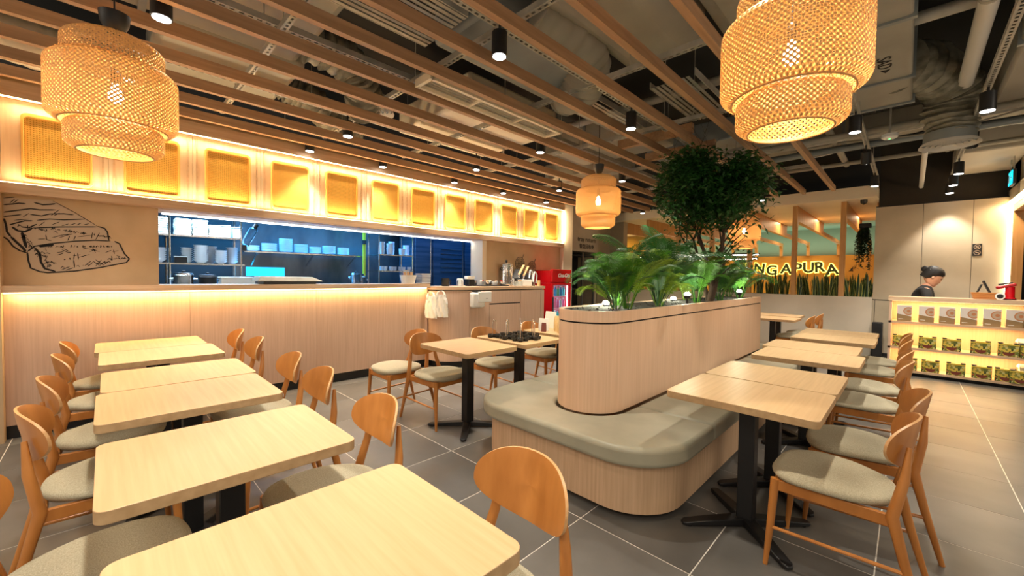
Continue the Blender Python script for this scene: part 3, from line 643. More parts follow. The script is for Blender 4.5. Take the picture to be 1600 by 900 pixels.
duct(-1.7, .9, 7.15, 7.65, 3.3, 3.6, 'long crosswise duct before the dark bulkhead', 'duct', axis='x', flanges=(-.7, .3), r=.02)
duct(.45, 1.6, 8.2, 9.8, 3.12, 3.5, 'pale duct box above the right panelled wall', 'conc2', r=.02)
duct(-3.0, -1.1, 6.0, 6.6, 3.3, 3.6, 'crosswise duct above the tree crown', 'duct2', axis='x', r=.02)
sd = thing('duct_marking', 'black SAD lettering with an arrow on the duct underside', 'sign', (-.20, 4.47, 3.197))
text('lettering', 'SAD', .13, (-.045, 0, 0), (pi, 0, pi / 2), 'ink', sd, ext=.001)
MB().prism([(-.03, .28), (.03, .28), (0, .34)], -.002, .002).build('arrow', 'ink', sd, smooth=False)
def pipe(pts, r, label, mat='duct', name='pipe', cat='pipe', n=12, group=None, rings=()):
    c = Vector(pts[0]); t = thing(name, label, cat, tuple(c), 0, group)
    MB(c).tube(pts, r, n).build('pipe_body', mat, t)
    for q in rings:
        p = Vector(pts[0]).lerp(Vector(pts[-1]), q); d = (Vector(pts[-1]) - Vector(pts[0])).normalized()
        rr_ = r if not isinstance(r, (list, tuple)) else r[0]
        MB(c).tube([tuple(p - d * .015), tuple(p + d * .015)], rr_ + .008, n).build('collar', 'galv', t)
    MB(c).tube([pts[0], (pts[0][0], pts[0][1], 3.9)], .004, 6).build('hanger_rod', 'galv', t)
    return t
pipe([(-.98, 1.6, 3.45), (-1.02, 4.6, 3.45)], .15, 'thick round duct right of the broad pale duct', n=20, rings=(.3, .7))
pipe([(.33, 2.0, 3.3), (.33, 6.3, 3.3)], .055, 'pale pipe running to the upper right corner', 'white', rings=(.5,))
pipe([(-3.4, 4.3, 3.35), (1.2, 4.3, 3.35)], .045, 'crosswise pipe behind the big right lamp', 'galv')
for i, y in enumerate((6.25, 6.5, 6.85, 7.9)):
    pipe([(-1.9, y, 3.12 + .03 * (i % 2)), (1.05, y, 3.12 + .03 * (i % 2))], (.035, .028, .045, .03)[i], 'crosswise ceiling pipe on the right, %s from the camera' % ORD[i], ('duct', 'galv', 'duct2', 'duct')[i], group='crosswise pipes on the right', rings=(.3, .75))
pipe([(.1, 7.6, 3.1), (.1, 9.8, 3.0)], .03, 'short pale pipe ending at the dark bulkhead', 'white')
pipe([(-.75, 5.6, 3.2), (-.75, 8.2, 3.2)], .04, 'lengthwise pale pipe left of the smoke detector', 'duct')
for i in range(3):
    z = 3.12 + .05 * i
    pts = [(-1.2 + 2.2 * s, 6.6 + .3 * i + .15 * sin(5 * s + i), z + .05 * sin(7 * s + 2 * i)) for s in [k / 14 for k in range(15)]]
    pipe(pts, .009, 'thin sagging cable under the right ceiling, %s from the camera' % ORD[i], ('duct', 'blackm', 'white')[i], 'cable', 'cable', 6, 'sagging cables on the right')
# flexible ducts
def flex(pts, r, label, wr=.018, mat='foil', rings=70, n=26, seed=1):
    P = [Vector(p) for p in pts]; c = P[0]; t = thing('flexible_duct', label, 'duct', tuple(c)); q = random.Random(seed)
    # catmull-rom resample
    path = []
    for k in range(rings + 1):
        s = k / rings * (len(P) - 1); i = min(int(s), len(P) - 2); u = s - i
        p0 = P[max(i - 1, 0)]; p1 = P[i]; p2 = P[i + 1]; p3 = P[min(i + 2, len(P) - 1)]
        path.append(.5 * ((2 * p1) + (-p0 + p2) * u + (2 * p0 - 5 * p1 + 4 * p2 - p3) * u * u + (-p0 + 3 * p1 - 3 * p2 + p3) * u ** 3))
    m = MB(c); rs = [(r + wr * (.5 * sin(k * 1.35) + q.uniform(-.5, .5))) * (1 - .25 * max(0, (k / rings - .7) / .3)) for k in range(rings + 1)]
    m.tube(path, rs, n); a = m.build('duct_sleeve', mat, t, ang=80)
    for v in a.data.vertices:
        h = sin(v.co.x * 23 + v.co.z * 17) * cos(v.co.y * 19 + v.co.z * 11); v.co += v.co.normalized() * 0 + Vector((h, -h, h * .5)) * wr * .35
    return t
flex([(-.15, 5.3, 3.42), (.1, 5.75, 3.46), (.25, 6.02, 3.32), (.26, 6.1, 3.08), (.26, 6.1, 2.86)], .215, 'big crumpled flexible duct bending down to the round diffuser', .03)
flex([(-2.0, 2.2, 3.35), (-1.95, 2.75, 3.25), (-2.15, 3.05, 3.12), (-2.45, 3.1, 3.08)], .19, 'pale flexible duct behind the top centre spotlight', .02, 'duct', seed=2)
flex([(-3.6, 1.2, 3.3), (-3.6, 1.55, 3.25), (-3.75, 1.75, 3.1), (-4.0, 1.85, 3.02)], .16, 'crumpled flexible duct at the end of the left duct', .03, seed=3)
flex([(-4.6, 1.3, 3.3), (-4.6, 1.6, 3.2), (-4.75, 1.9, 3.1), (-4.9, 2.2, 3.1)], .15, 'crumpled flexible duct above the pelmet', .03, seed=4)
flex([(-4.9, .3, 3.12), (-4.85, -.3, 3.1), (-4.8, -.9, 3.15)], .17, 'smooth sagging fabric duct above the left end of the pelmet', .006, 'cream', seed=5)
def diffuser(x, y, z, R, label):
    t = thing('air_diffuser', label, 'air diffuser', (x, y, z), 0, 'round air diffusers')
    for k in range(5):
        r1 = R * (1 - k * .19); MB().lathe([(r1 - R * .09, .03 - .004 * k), (r1, .0 - .002 * k), (r1, .006 - .002 * k), (r1 - R * .09, .036 - .004 * k)], n=36, cap=False).build('cone_ring', 'white', t)
    MB().lathe([(R * .86, .03), (R * .84, .14)], n=30).build('neck', 'duct2', t)
    return t
diffuser(.25, 6.1, 2.78, .225, 'round white air diffuser under the crumpled duct')
diffuser(-3.85, 1.9, 2.99, .2, 'small round diffuser between the left battens')
# linear slot diffuser
t = thing('linear_air_diffuser', 'long white linear air diffuser between two battens', 'air diffuser', (-2.73, 2.58, 2.88)); o = t.location
MB(o).box(-2.86, -2.83, 1.78, 3.36, 2.88, 2.94).box(-2.67, -2.64, 1.78, 3.36, 2.88, 2.94).box(-2.86, -2.64, 1.76, 1.79, 2.88, 2.94).box(-2.86, -2.64, 3.35, 3.38, 2.88, 2.94).build('frame', 'cream', t, smooth=False)
MB(o).box(-2.84, -2.66, 1.8, 3.34, 2.93, 2.94).build('plenum', 'conc2', t, smooth=False)
for k in range(5): MB(o).obox((-2.82 + .035 * k, 1.79, 2.905), (-2.82 + .035 * k, 3.35, 2.905), .02, .004, (.5, 0, 1)).build('blade', 'conc2', t, smooth=False)
for y in (2.3, 2.84): MB(o).box(-2.84, -2.66, y - .01, y + .01, 2.885, 2.93).build('divider', 'cream', t, smooth=False)
# cable tray (louvred) and cable ladder
for i, (x0, x1, y0, y1, z, lb) in enumerate(((-2.62, -2.12, .55, 1.7, 3.08, 'louvred cable tray left of the bluish duct box'), (-1.75, -1.35, 3.55, 4.6, 3.12, 'cable tray beyond the broad pale duct'), (-2.55, -2.2, 3.3, 4.4, 3.1, 'cable tray behind the third spotlight'))):
    t = thing('cable_tray', lb, 'cable tray', (x0, y0, z), 0, 'cable trays'); o = t.location
    for x in (x0, x1): MB(o).box(x - .004, x + .004, y0, y1, z, z + .06).build('side_rail', 'galv', t, smooth=False)
    n = int((x1 - x0) / .045)
    for k in range(n): MB(o).box(x0 + .045 * k + .008, x0 + .045 * k + .037, y0, y1, z, z + .003).build('slat', 'galv', t, smooth=False)
# sprinklers, smoke detector
t = thing('smoke_detector', 'white round smoke detector with a green light, right of the big lamp', 'smoke detector', (-.2, 6.1, 2.95)); MB().lathe([(.05, 0), (.07, .015), (.07, .05), (.03, .06)], n=20).build('body', 'wplast', t); MB().lathe([(.008, -.004), (.008, .002)], n=8).build('indicator', emis('green_led', (.1, 1, .2), 3), t); MB().tube([(0, 0, .06), (0, 0, .95)], .01, 8).build('stem', 'galv', t)
for i, (x, y, z, lb) in enumerate(((.24, 7.0, 2.95, 'red sprinkler head below the round diffuser'), (-4.05, 3.9, 3.0, 'red sprinkler head above the battens by the pelmet'))):
    t = thing('sprinkler', lb, 'sprinkler', (x, y, z), 0, 'red sprinkler heads'); MB().lathe([(.02, 0), (.006, .02), (.006, .05), (.014, .06)], n=10).build('head', 'dred', t); MB().tube([(0, 0, .06), (0, 0, 3.9 - z)], .012, 8).build('drop_pipe', 'galv', t)
# exit sign
t = thing('exit_sign', 'lit blue-green exit sign hanging at the right edge', 'exit sign', (.98, 8.9, 2.74)); 
MB().box(-.012, .02, -.16, .16, 0, .2).build('housing', 'blackm', t, smooth=False)
MB().box(-.017, -.012, -.15, .15, .01, .19).build('lit_face', 'exit', t, smooth=False)
MB().tube([(0, -.12, .2), (0, -.12, .9)], .008, 8).build('hanger_rod', 'galv', t); MB().tube([(0, .12, .2), (0, .12, .9)], .008, 8).build('hanger_rod', 'galv', t)
MB().box(-.02, -.017, -.12, -.10, .05, .15).box(-.02, -.017, -.10, .02, .09, .11).box(-.02, -.017, .05, .12, .04, .16).build('exit_symbol', 'wplast', t, smooth=False)
t = thing('security_camera', 'black dome security camera at the corner of the cream soffit', 'security camera', (-.62, 9.6, 2.80)); MB().lathe([(.005, -.05), (.04, -.03), (.05, 0), (.05, .04)], n=18).build('dome', 'black', t)
# ================================================================== CABINET COUNTER (right end)
ct = thing('corner_cabinet', 'wood-veneer cabinet counter with rounded corner and panel doors beside the red fridge', 'cabinet', (-5.0, 4.6, 0)); o = (-5.0, 4.6, 0)
def co(ins=0, e=0): return [(-5.48, 3.42 + ins)] + [(-5.1, 3.42 + ins)] + arc(-5.1 - 0, 3.82, .40 - ins, -90, 0, 12)[1:] + [(-4.70 - ins, 5.60 - ins + e), (-5.48, 5.60 - ins + e)]
MB(o).prism(co(.012), .1, 1.15).build('carcass', 'lam', ct, ang=50)
MB(o).prism(co(.05), 0, .1).build('kick_board', 'black', ct, ang=50)
MB(o).prism(co(.03), 1.15, 1.165).build('shadow_gap', 'blackm', ct, ang=50)
MB(o).prism(co(-.005, .01), 1.165, 1.21).build('top', 'lamtop', ct, ang=50)
for a, b, z0, z1, nm in ((3.86, 4.255, .11, 1.14, 'side_panel'), (4.262, 4.965, .945, 1.14, 'drawer_front'), (4.262, 4.965, .11, .925, 'door'), (4.972, 5.49, .11, 1.14, 'door'), (5.497, 5.59, .11, 1.14, 'side_panel')):
    MB(o).box(-4.715, -4.698, a, b, z0, z1).build(nm, 'lam', ct, smooth=False)
MB(o).box(-4.712, -4.702, 4.262, 4.965, .925, .945).build('shadow_gap', 'blackm', ct, smooth=False)
# dispenser
t = thing('tissue_dispenser', 'white plastic tissue dispenser fixed to the cabinet front', 'dispenser', (-4.69, 4.0, .91)); o = t.location
def boxr(m, x0, x1, y0, y1, z0, z1): return m.box(x0, x1, y0, y1, z0, z1)
MB(o).box(-4.697, -4.60, 3.84, 4.09, .90, 1.13).build('body', 'wplast', t, bevel=.03)
MB(o).box(-4.60, -4.585, 3.93, 4.20, .98, 1.14).build('front_flap', 'wplast', t, bevel=.02)
MB(o).box(-4.697, -4.62, 3.90, 4.02, 1.13, 1.155).build('bracket', 'black', t, bevel=.005)
MB(o).box(-4.586, -4.582, 4.09, 4.11, 1.03, 1.04).build('lock', 'blackm', t, smooth=False)
# plastic bags hanging
def bag(loc, rz, label, seed):
    t = thing('plastic_bag', label, 'bag', loc, rz, 'white plastic bags hanging at the counter corner'); q = random.Random(seed)
    nx, nz = 14, 16; 
    for side in (0, 1):
        pass
    vs = []; f = []
    for s in (-1, 1):
        for i in range(nz + 1):
            for j in range(nx + 1):
                u = j / nx * 2 - 1; v = i / nz; wv = .118 * (1 - .25 * v ** 2) * (1 + .05 * sin(7 * v + seed)); z = -.38 + .33 * v
                if v > .82: wv *= .9
                y = s * (.022 * (1 - u * u) ** .5 + .012 * sin(8 * u + 7 * v + s + seed) + .007 * sin(19 * u - 9 * v + seed))
                vs.append((wv * u, y, z))
    n1 = (nx + 1) * (nz + 1)
    for s in (0, 1):
        for i in range(nz):
            for j in range(nx):
                a = s * n1 + i * (nx + 1) + j; fc = (a, a + 1, a + nx + 2, a + nx + 1)
                f.append(fc if s == 0 else fc[::-1])
    for j in range(nx): f.append((j + 1, j, n1 + j, n1 + j + 1))
    for i in range(nz): f.append((i * (nx + 1), (i + 1) * (nx + 1), n1 + (i + 1) * (nx + 1), n1 + i * (nx + 1))); k = i * (nx + 1) + nx; f.append((k + nx + 1, k, n1 + k, n1 + k + nx + 1))
    m = MB(); m.add(vs, f); m.build('body', 'paper', t, ang=80)
    for s in (-1, 1):
        MB().tube([(s * .06, 0, -.06), (s * .05, 0, -.02), (s * .025, 0, .0), (s * .01, 0, .005)], [.02, .012, .006, .004], 8).build('handle', 'paper', t)
    return t
bag((-4.985, 3.36, 1.13), radians(12), 'larger white plastic bag hanging at the rounded counter corner', 1)
bag((-4.835, 3.43, 1.15), radians(26), 'smaller white plastic bag hanging right of the larger one', 4)
# ================================================================== FRIDGE
fr = thing('drinks_fridge', 'red glass-door drinks fridge beside the cabinet counter', 'fridge', (-4.99, 6.18, 0)); o = (-4.99, 6.18, 0)
x0, x1, y0, y1 = -5.24, -4.75, 5.88, 6.48
b = MB(o); b.box(x0, x1 - .051, y0, y0 + .03, .221, 1.259).box(x0, x1 - .051, y1 - .03, y1, .221, 1.259).box(x0 + .001, x0 + .03, y0 + .031, y1 - .031, .221, 1.259).box(x0, x1 - .051, y0, y1, .1, .22).box(x0, x1 - .051, y0, y1, 1.26, 1.50)
b.build('cabinet_body', 'red', fr, smooth=False)
MB(o).box(x1 - .05, x1, y0, y1, 1.275, 1.52).build('header', 'red', fr, bevel=.012)
MB(o).ring([(y0, .14), (y1, .14), (y1, 1.265), (y0, 1.265)], [(y0 + .045, .24), (y1 - .045, .24), (y1 - .045, 1.225), (y0 + .045, 1.225)], 0, 1).v
d = MB(); d.ring([(y0, .14), (y1, .14), (y1, 1.265), (y0, 1.265)], [(y0 + .045, .24), (y1 - .045, .24), (y1 - .045, 1.225), (y0 + .045, 1.225)], x1 - .045, x1 - .003)
d.v = [(c - o[0], a - o[1], b_ - o[2]) for a, b_, c in d.v]; dr = d.build('door', 'red', fr, smooth=False)
MB(o).box(x1 - .02, x1 - .015, y0 + .045, y1 - .045, .24, 1.225).build('door_glass', 'glass', dr, smooth=False)
MB(o).box(x1, x1 + .02, y0 + .01, y0 + .035, .5, 1.0).build('door_handle', 'blackm', dr, bevel=.004)
MB(o).box(x0 + .035, x0 + .04, y0 + .04, y1 - .04, .23, 1.24).build('lit_back', 'fridge_in', fr, smooth=False)
for s in (y0 + .05, y1 - .055): MB(o).box(x1 - .075, x1 - .06, s, s + .01, .26, 1.2).build('light_tube', 'ledw', fr, smooth=False)
MB(o).box(x0, x1 - .02, y0 + .02, y1 - .02, 0, .1).build('base_grille', 'blackm', fr, smooth=False)
tx = text('lettering', 'Coca-Cola', .098, (x1 + .002 - o[0], 6.235 - o[1], 1.375), (pi / 2, 0, pi / 2), 'wplast', fr, ext=.002, offset=.003, shear=.35, align='CENTER', spacing=.86)
for k in range(4): MB(o).box(x0 + .05, x1 - .09, y0 + .035, y1 - .035, .30 + .235 * k, .306 + .235 * k).build('wire_shelf', 'wplast', fr, smooth=False)
dk = [('pinkish', (.75, .12, .3)), ('clear', (.6, .75, .85)), ('green', (.1, .5, .25)), ('blue', (.05, .35, .8)), ('teal', (.05, .6, .65)), ('white', (.8, .82, .8)), ('red', (.6, .03, .03)), ('yellow', (.8, .6, .05))]
for nm, c in dk: M['drink_' + nm] = plain('drink_' + nm, c, .25)
q = random.Random(8); bt = None
for k in range(4):
    for j in range(6):
        nm = dk[(k * 3 + j // 2 + q.randint(0, 1)) % 8][0]; y = y0 + .085 + j * .086; z = .306 + .235 * k
        t = thing('drink_bottle', '%s drink bottle on the %s fridge shelf up, %s from the left' % (nm, ORD[k], ORD[j]), 'bottle', (x1 - .13, y, z), 0, 'drinks in the red fridge')
        MB().lathe([(.026, 0), (.029, .01), (.029, .12), (.012, .155), (.012, .175)], n=12).build('body', 'drink_' + nm, t)
        MB().lathe([(.014, .172), (.014, .188)], n=10).build('cap', 'wplast' if (j + k) % 2 else 'red', t)
# ================================================================== KITCHEN CONTENTS
def rack(x, y0, y1, zs, label, depth=.4, posts=None):
    t = thing('kitchen_rack', label, 'rack', (x, (y0 + y1) / 2, 0)); o = t.location
    for yy in (posts or (y0 + .015, y1 - .015)):
        for xx in (x - depth, x): MB(o).tube([(xx, yy, 0), (xx, yy, max(zs) + .35)], .013, 8).build('post', 'steel', t)
    for z in zs: MB(o).box(x - depth - .02, x + .01, y0, y1, z - .02, z).build('shelf', 'steel', t, smooth=False)
    return t
rack(-6.45, .2, 1.34, (.5, 1.15, 1.49, 1.84), 'steel rack of bowls at the left of the kitchen opening', posts=(.56, 1.30))
ws = thing('wall_shelf', 'long steel wall shelf stacked with plates behind the opening', 'shelf', (-6.95, 2.3, 1.70)); o = ws.location
MB(o).box(-7.28, -6.85, 1.42, 3.2, 1.68, 1.70).build('board', 'steel', ws, smooth=False)
for y in (1.6, 2.4, 3.1): MB(o).obox((-7.28, y, 1.5), (-6.95, y, 1.68), .02, .02).build('bracket', 'steel', ws, smooth=False)
rack(-6.55, 3.33, 4.02, (.5, 1.1, 1.45, 1.735), 'dark rack of cups and mugs right of the yellow pipe')
t = thing('kitchen_worktop', 'stainless kitchen worktop under the shelves', 'worktop', (-6.8, 2.2, 0)); o = t.location
MB(o).box(-7.28, -6.3, 1.42, 3.2, 1.08, 1.13).build('top', 'steel', t, smooth=False); MB(o).box(-7.28, -6.35, 1.45, 3.17, .1, 1.08).build('base', 'steelw', t, smooth=False)
t = thing('kitchen_pass_counter', 'stainless pass counter right behind the opening', 'worktop', (-5.75, 2.4, 0)); o = t.location
MB(o).box(-6.0, -5.51, -.4, 4.6, 1.08, 1.13).build('top', 'steel', t, smooth=False); MB(o).box(-5.95, -5.55, -.4, 4.6, .1, 1.08).build('base', 'steelw', t, smooth=False)
t = thing('yellow_pipe', 'yellow gas pipe rising behind the kitchen shelf', 'pipe', (-6.75, 3.17, 0)); MB().tube([(0, 0, 0), (0, 0, 2.6)], .028, 12).build('pipe_body', 'yellow', t); MB().tube([(0, 0, 1.9), (0, 0, 1.97)], .04, 12).build('valve', 'blackm', t)
# blue steel fridge doors at back
t = thing('steel_cold_store', 'tall blue-lit steel cold store doors at the right of the kitchen', 'cabinet', (-6.9, 5.2, 0)); o = t.location
MB(o).box(-7.28, -6.75, 4.15, 6.5, 0, 2.3).build('carcass', 'bluep', t, smooth=False)
for a, b in ((4.17, 4.55), (4.58, 5.35), (5.38, 6.48)):
    d_ = MB(o).box(-6.75, -6.72, a, b, .1, 2.25).build('door', 'bluep', t, bevel=.005)
    MB(o).tube([(-6.70, b - .05, 1.3), (-6.70, b - .05, 2.1)], .01, 8).build('door_handle', 'steel', d_)
for k in range(6): MB(o).box(-6.718, -6.712, 4.75, 5.3, 1.45 + .09 * k, 1.455 + .09 * k).build('vent_slot', 'steel', t, smooth=False)
# crockery: build one, copy in loop
def bowl_stack(name, label, loc, n, r, dz, kind='bowl', group=None):
    t = None
    prof = {'bowl': [(.4 * r, 0), (.42 * r, .006), (.75 * r, .3 * r), (r, .62 * r), (.97 * r, .62 * r), (.7 * r, .28 * r), (.38 * r, .02)],
            'plate': [(.5 * r, 0), (.55 * r, .004), (r, .02), (r, .025), (.55 * r, .009), (.001, .008)],
            'cup': [(.7 * r, 0), (.85 * r, .01), (r, 1.9 * r), (.93 * r, 1.9 * r), (.75 * r, .02)]}[kind]
    for k in range(n):
        lb = label % ORD[min(k, 15)] if n > 1 else label.replace(' %s from the bottom', '')
        if (kind, r) not in PROTO:
            ob = MB().lathe(prof, n=20).build(kind, 'ceram'); PROTO[(kind, r)] = ob
        else: pass
        src = PROTO[(kind, r)]
        if (kind, r) in USED: ob = src.copy(); COL.objects.link(ob)
        else: ob = src; USED.add((kind, r))
        ob.location = (loc[0], loc[1], loc[2] + dz * k); tag(ob, lb, kind, group)
PROTO = {}; USED = set()
gb = 'bowls stacked on the kitchen rack'; gp = 'plates stacked on the kitchen shelf'; gc = 'cups on the dark rack'
for i, (x, y, n, r) in enumerate(((-6.55, .46, 6, .085), (-6.6, .74, 7, .065), (-6.52, .875, 8, .082), (-6.7, 1.0, 8, .08), (-6.50, 1.085, 6, .075), (-6.6, 1.225, 8, .072))):
    bowl_stack('bowl', 'white bowl, %%s from the bottom of the %s bowl stack from left' % ORD[i], (x, y, 1.491), n, r, .026, 'bowl', gb)
for i, (y, n, r) in enumerate(((1.55, 5, .09), (1.77, 8, .105), (2.0, 14, .095), (2.22, 9, .10), (2.44, 7, .09), (2.66, 9, .105), (2.9, 8, .095))):
    bowl_stack('plate', 'white plate, %%s from the bottom of the %s plate stack from left' % ORD[i], (-6.97, y, 1.701), n, r, .0145, 'plate', gp)
for i, (x, y, n, r, z) in enumerate(((-6.6, 3.42, 3, .05, 1.736), (-6.57, 3.56, 2, .062, 1.736), (-6.7, 3.66, 3, .055, 1.736), (-6.57, 3.80, 1, .06, 1.736), (-6.65, 3.93, 2, .06, 1.736))):
    bowl_stack('cup', 'white cup, %%s from the bottom of the %s cup column from left' % ORD[i], (x, y, z), n, r, r * 1.2, 'cup', gc)
for i in range(7):
    bowl_stack('cup', 'white mug on the lower shelf of the dark rack, %s from the left' % ORD[i], (-6.58 - .04 * (i % 2), 3.41 + .09 * i, 1.451), 1, .038, .05, 'cup', 'mugs on the lower shelf of the dark rack')
# stacked folded linens / foam tubs on top shelf of left rack
q = random.Random(11)
for c in range(5):
    y = .30 + .17 * c + (.06 if c > 1 else 0); cols = ['paper', 'wplast']
    for k in range(8):
        if c == 4 and k > 5: continue
        z = 1.841 + .026 * k; h = .024
        b_ = MB().box(-.12, .12, -.078 + q.uniform(-.004, .004), .078 + q.uniform(-.004, .004), 0, h).build('folded_bag', 'paper', bevel=.006); b_.location = (-6.62, y, z)
        tag(b_, 'folded white bag, %s layer up in the %s stack from the left' % (ORD[k], ORD[c]), 'bag', 'folded bags on the top rack shelf')
for i, (y, w_, h, mt) in enumerate(((1.13, .12, .15, 'glass'), (1.27, .1, .14, 'wplast'))):
    t = thing('storage_tub', ['clear plastic tub on the top shelf of the bowl rack', 'white plastic tub at the right end of the top rack shelf'][i], 'tub', (-6.6, y, 1.841), 0)
    MB().box(-.12, .12, -w_ / 2, w_ / 2, 0, h).build('body', 'ceram', t, bevel=.01); MB().box(-.125, .125, -w_ / 2 - .004, w_ / 2 + .004, h, h + .012).build('lid', 'wplast', t, bevel=.003)
# pots and pans
def pot(x, y, z, r, h, label, mat='steel', lid=True):
    t = thing('stock_pot', label, 'pot', (x, y, z), 0, 'steel pots in the kitchen')
    MB().lathe([(r * .96, 0), (r, .01), (r, h), (r * 1.03, h + .004), (r * .97, h), (r * .93, .02)], n=26).build('body', mat, t)
    if lid: l_ = MB().lathe([(r * 1.02, h + .005), (r * .9, h + .025), (.001, h + .035)], n=26, cap=False).build('lid', mat, t); MB().lathe([(.012, h + .03), (.02, h + .05), (.005, h + .058)], n=10).build('knob', 'blackm', l_)
    for s in (-1, 1): MB().tube([(0, s * r, h * .75), (0, s * (r + .03), h * .77), (0, s * (r + .03), h * .82), (0, s * r, h * .84)], .005, 6).build('handle', mat, t)
pot(-5.78, .62, 1.131, .09, .21, 'steel stock pot at the left end of the pass counter')
pot(-5.8, .84, 1.131, .085, .19, 'black lidded pot beside the left stock pot', 'black')
pot(-6.6, 2.95, 1.131, .085, .24, 'taller of the two steel pots before the yellow pipe'); pot(-6.6, 3.08, 1.131, .06, .20, 'narrow steel pot right against the yellow pipe')
t = thing('blue_bowl', 'deep blue mixing bowl under the rack shelf', 'bowl', (-6.5, 1.14, 1.151)); MB().lathe([(.05, 0), (.13, .09), (.135, .14), (.125, .14), (.04, .01)], n=24).build('body', 'drink_blue', t)
t = thing('white_box', 'white lidded food box on the pass counter below the bowls', 'box', (-5.78, 1.12, 1.131)); MB().box(-.1, .1, -.17, .17, 0, .18).build('body', 'wplast', t, bevel=.008); MB().box(-.105, .105, -.175, .175, .18, .195).build('lid', 'wplast', t, bevel=.004)
t = thing('black_box', 'small black box standing on the bowl rack shelf', 'box', (-6.42, .66, 1.491)); MB().box(-.05, .05, -.06, .06, 0, .07).build('body', 'black', t, bevel=.005); MB().box(-.052, .052, -.062, .062, .07, .08).build('lid', 'wplast', t, smooth=False)
t = thing('serving_tray', 'long pale covered tray with black base on the counter ledge', 'tray', (-5.28, 1.55, 1.251)); MB().box(-.14, .14, -.3, .26, 0, .035).build('base', 'black', t, bevel=.006)
b = MB(); b.add([(-.15, -.36, .035), (.15, -.36, .035), (.15, .34, .035), (-.15, .34, .035), (-.13, -.33, .09), (.13, -.33, .09), (.13, .22, .085), (-.13, .22, .085)], [(0, 3, 2, 1), (4, 5, 6, 7), (0, 1, 5, 4), (1, 2, 6, 5), (2, 3, 7, 6), (3, 0, 4, 7)]); b.build('cover', 'galv', t, bevel=.006)
t = thing('film_roll_lamp', 'tilted clear wrapped canister hanging at the rack corner', 'canister', (-6.3, 1.33, 1.75)); MB().tube([(0, -.02, 0), (0, .03, .1), (0, .09, .22)], [.05, .055, .05], 16).build('body', 'glass', t); MB().tube([(0, .09, .22), (0, .12, .28)], [.035, .03], 12).build('neck', 'black', t); MB().box(-.03, .03, -.05, 0, -.08, 0).build('bracket', 'black', t, smooth=False); MB().tube([(0, .12, .28), (0, .14, .85)], .006, 6).build('cord', 'black', t)
t = thing('cyan_reflection', 'glowing cyan panel standing in for a reflection on the kitchen back wall', 'panel', (-7.28, 1.80, 1.40)); MB().box(-.01, .0, -.27, .27, -.07, .07).build('panel', emis('cyan_reflection_glow', (.02, .55, .9), 1.0), t, bevel=.004)  # emissive panel imitates the cyan reflection on the back wall
# ---- clutter on the cabinet counter top (z 1.21) and ledge
Z = 1.211
def jar(x, y, z, r, h, label, mat='glass', lidm=None, name='jar', cat='jar', group=None):
    t = thing(name, label, cat, (x, y, z), 0, group); MB().lathe([(r * .9, 0), (r, .008), (r, h * .85), (r * .8, h), (r * .76, h), (r * .9, .01)], n=18).build('body', mat, t)
    if lidm: MB().lathe([(r * .86, h), (r * .86, h + .015)], n=18).build('lid', lidm, t)
    return t
LZ = 1.251
t = thing('cutlery_tub', 'white ribbed tub of wooden cutlery on the counter ledge', 'tub', (-5.22, 3.12, LZ)); MB().lathe([(.075, 0), (.10, .1), (.094, .1), (.07, .01)], n=24).build('body', 'wplast', t)
for k in range(12):
    a = k * 2.4; MB().obox((.04 * cos(a), .04 * sin(a), .03), (.06 * cos(a), .06 * sin(a), .135), .012, .004).build('spoon', 'wood_h', t, smooth=False)
t = thing('basket_caddy', 'square white wire caddy beside the cutlery tub', 'caddy', (-5.25, 3.40, LZ)); b = MB()
for k in range(7): z = .01 + .018 * k; b.box(-.08, .08, -.08, -.076, z, z + .008).box(-.08, .08, .076, .08, z, z + .008).box(.076, .08, -.08, .08, z, z + .008).box(-.08, -.076, -.08, .08, z, z + .008)
b.build('wire_sides', 'wplast', t, smooth=False); MB().box(-.085, .085, -.085, .085, 0, .01).build('base', 'black', t, smooth=False); MB().box(-.083, .083, -.083, .083, .135, .15).build('lid', 'wplast', t, smooth=False)
t = thing('card_stand', 'white upright card standing behind the cutlery tub', 'card', (-5.40, 3.2, LZ)); MB().box(-.006, .006, -.05, .05, .0, .2).build('card', 'paper', t, smooth=False)
t = thing('mug', 'black mug with a curved handle on the counter', 'mug', (-5.1, 3.70, Z)); MB().lathe([(.045, 0), (.05, .01), (.05, .1), (.044, .1), (.042, .01)], n=18).build('body', 'black', t); MB().tube([(0, .05, .02), (0, .08, .03), (0, .085, .06), (0, .05, .085)], .006, 8).build('handle', 'black', t)
jar(-5.0, 3.9, Z, .035, .08, 'small clear glass beside the black mug', group='glassware on the cabinet counter'); jar(-5.12, 4.0, Z, .045, .10, 'frosted white pot behind the small clear glass', 'ceram', group='glassware on the cabinet counter')
t = thing('card_reader', 'black device with a pale screen on the cabinet counter', 'card reader', (-5.1, 4.18, Z)); MB().box(-.04, .05, -.05, .05, 0, .09).build('body', 'black', t, bevel=.008); MB().box(-.03, .04, -.07, .06, .09, .13).build('screen_top', 'wplast', t, bevel=.005)
t = thing('service_tray', 'low black tray of clustered small dishes on the cabinet counter', 'tray', (-5.0, 4.52, Z)); MB().box(-.13, .13, -.26, .26, 0, .012).build('base', 'black', t, bevel=.004)
q = random.Random(4)
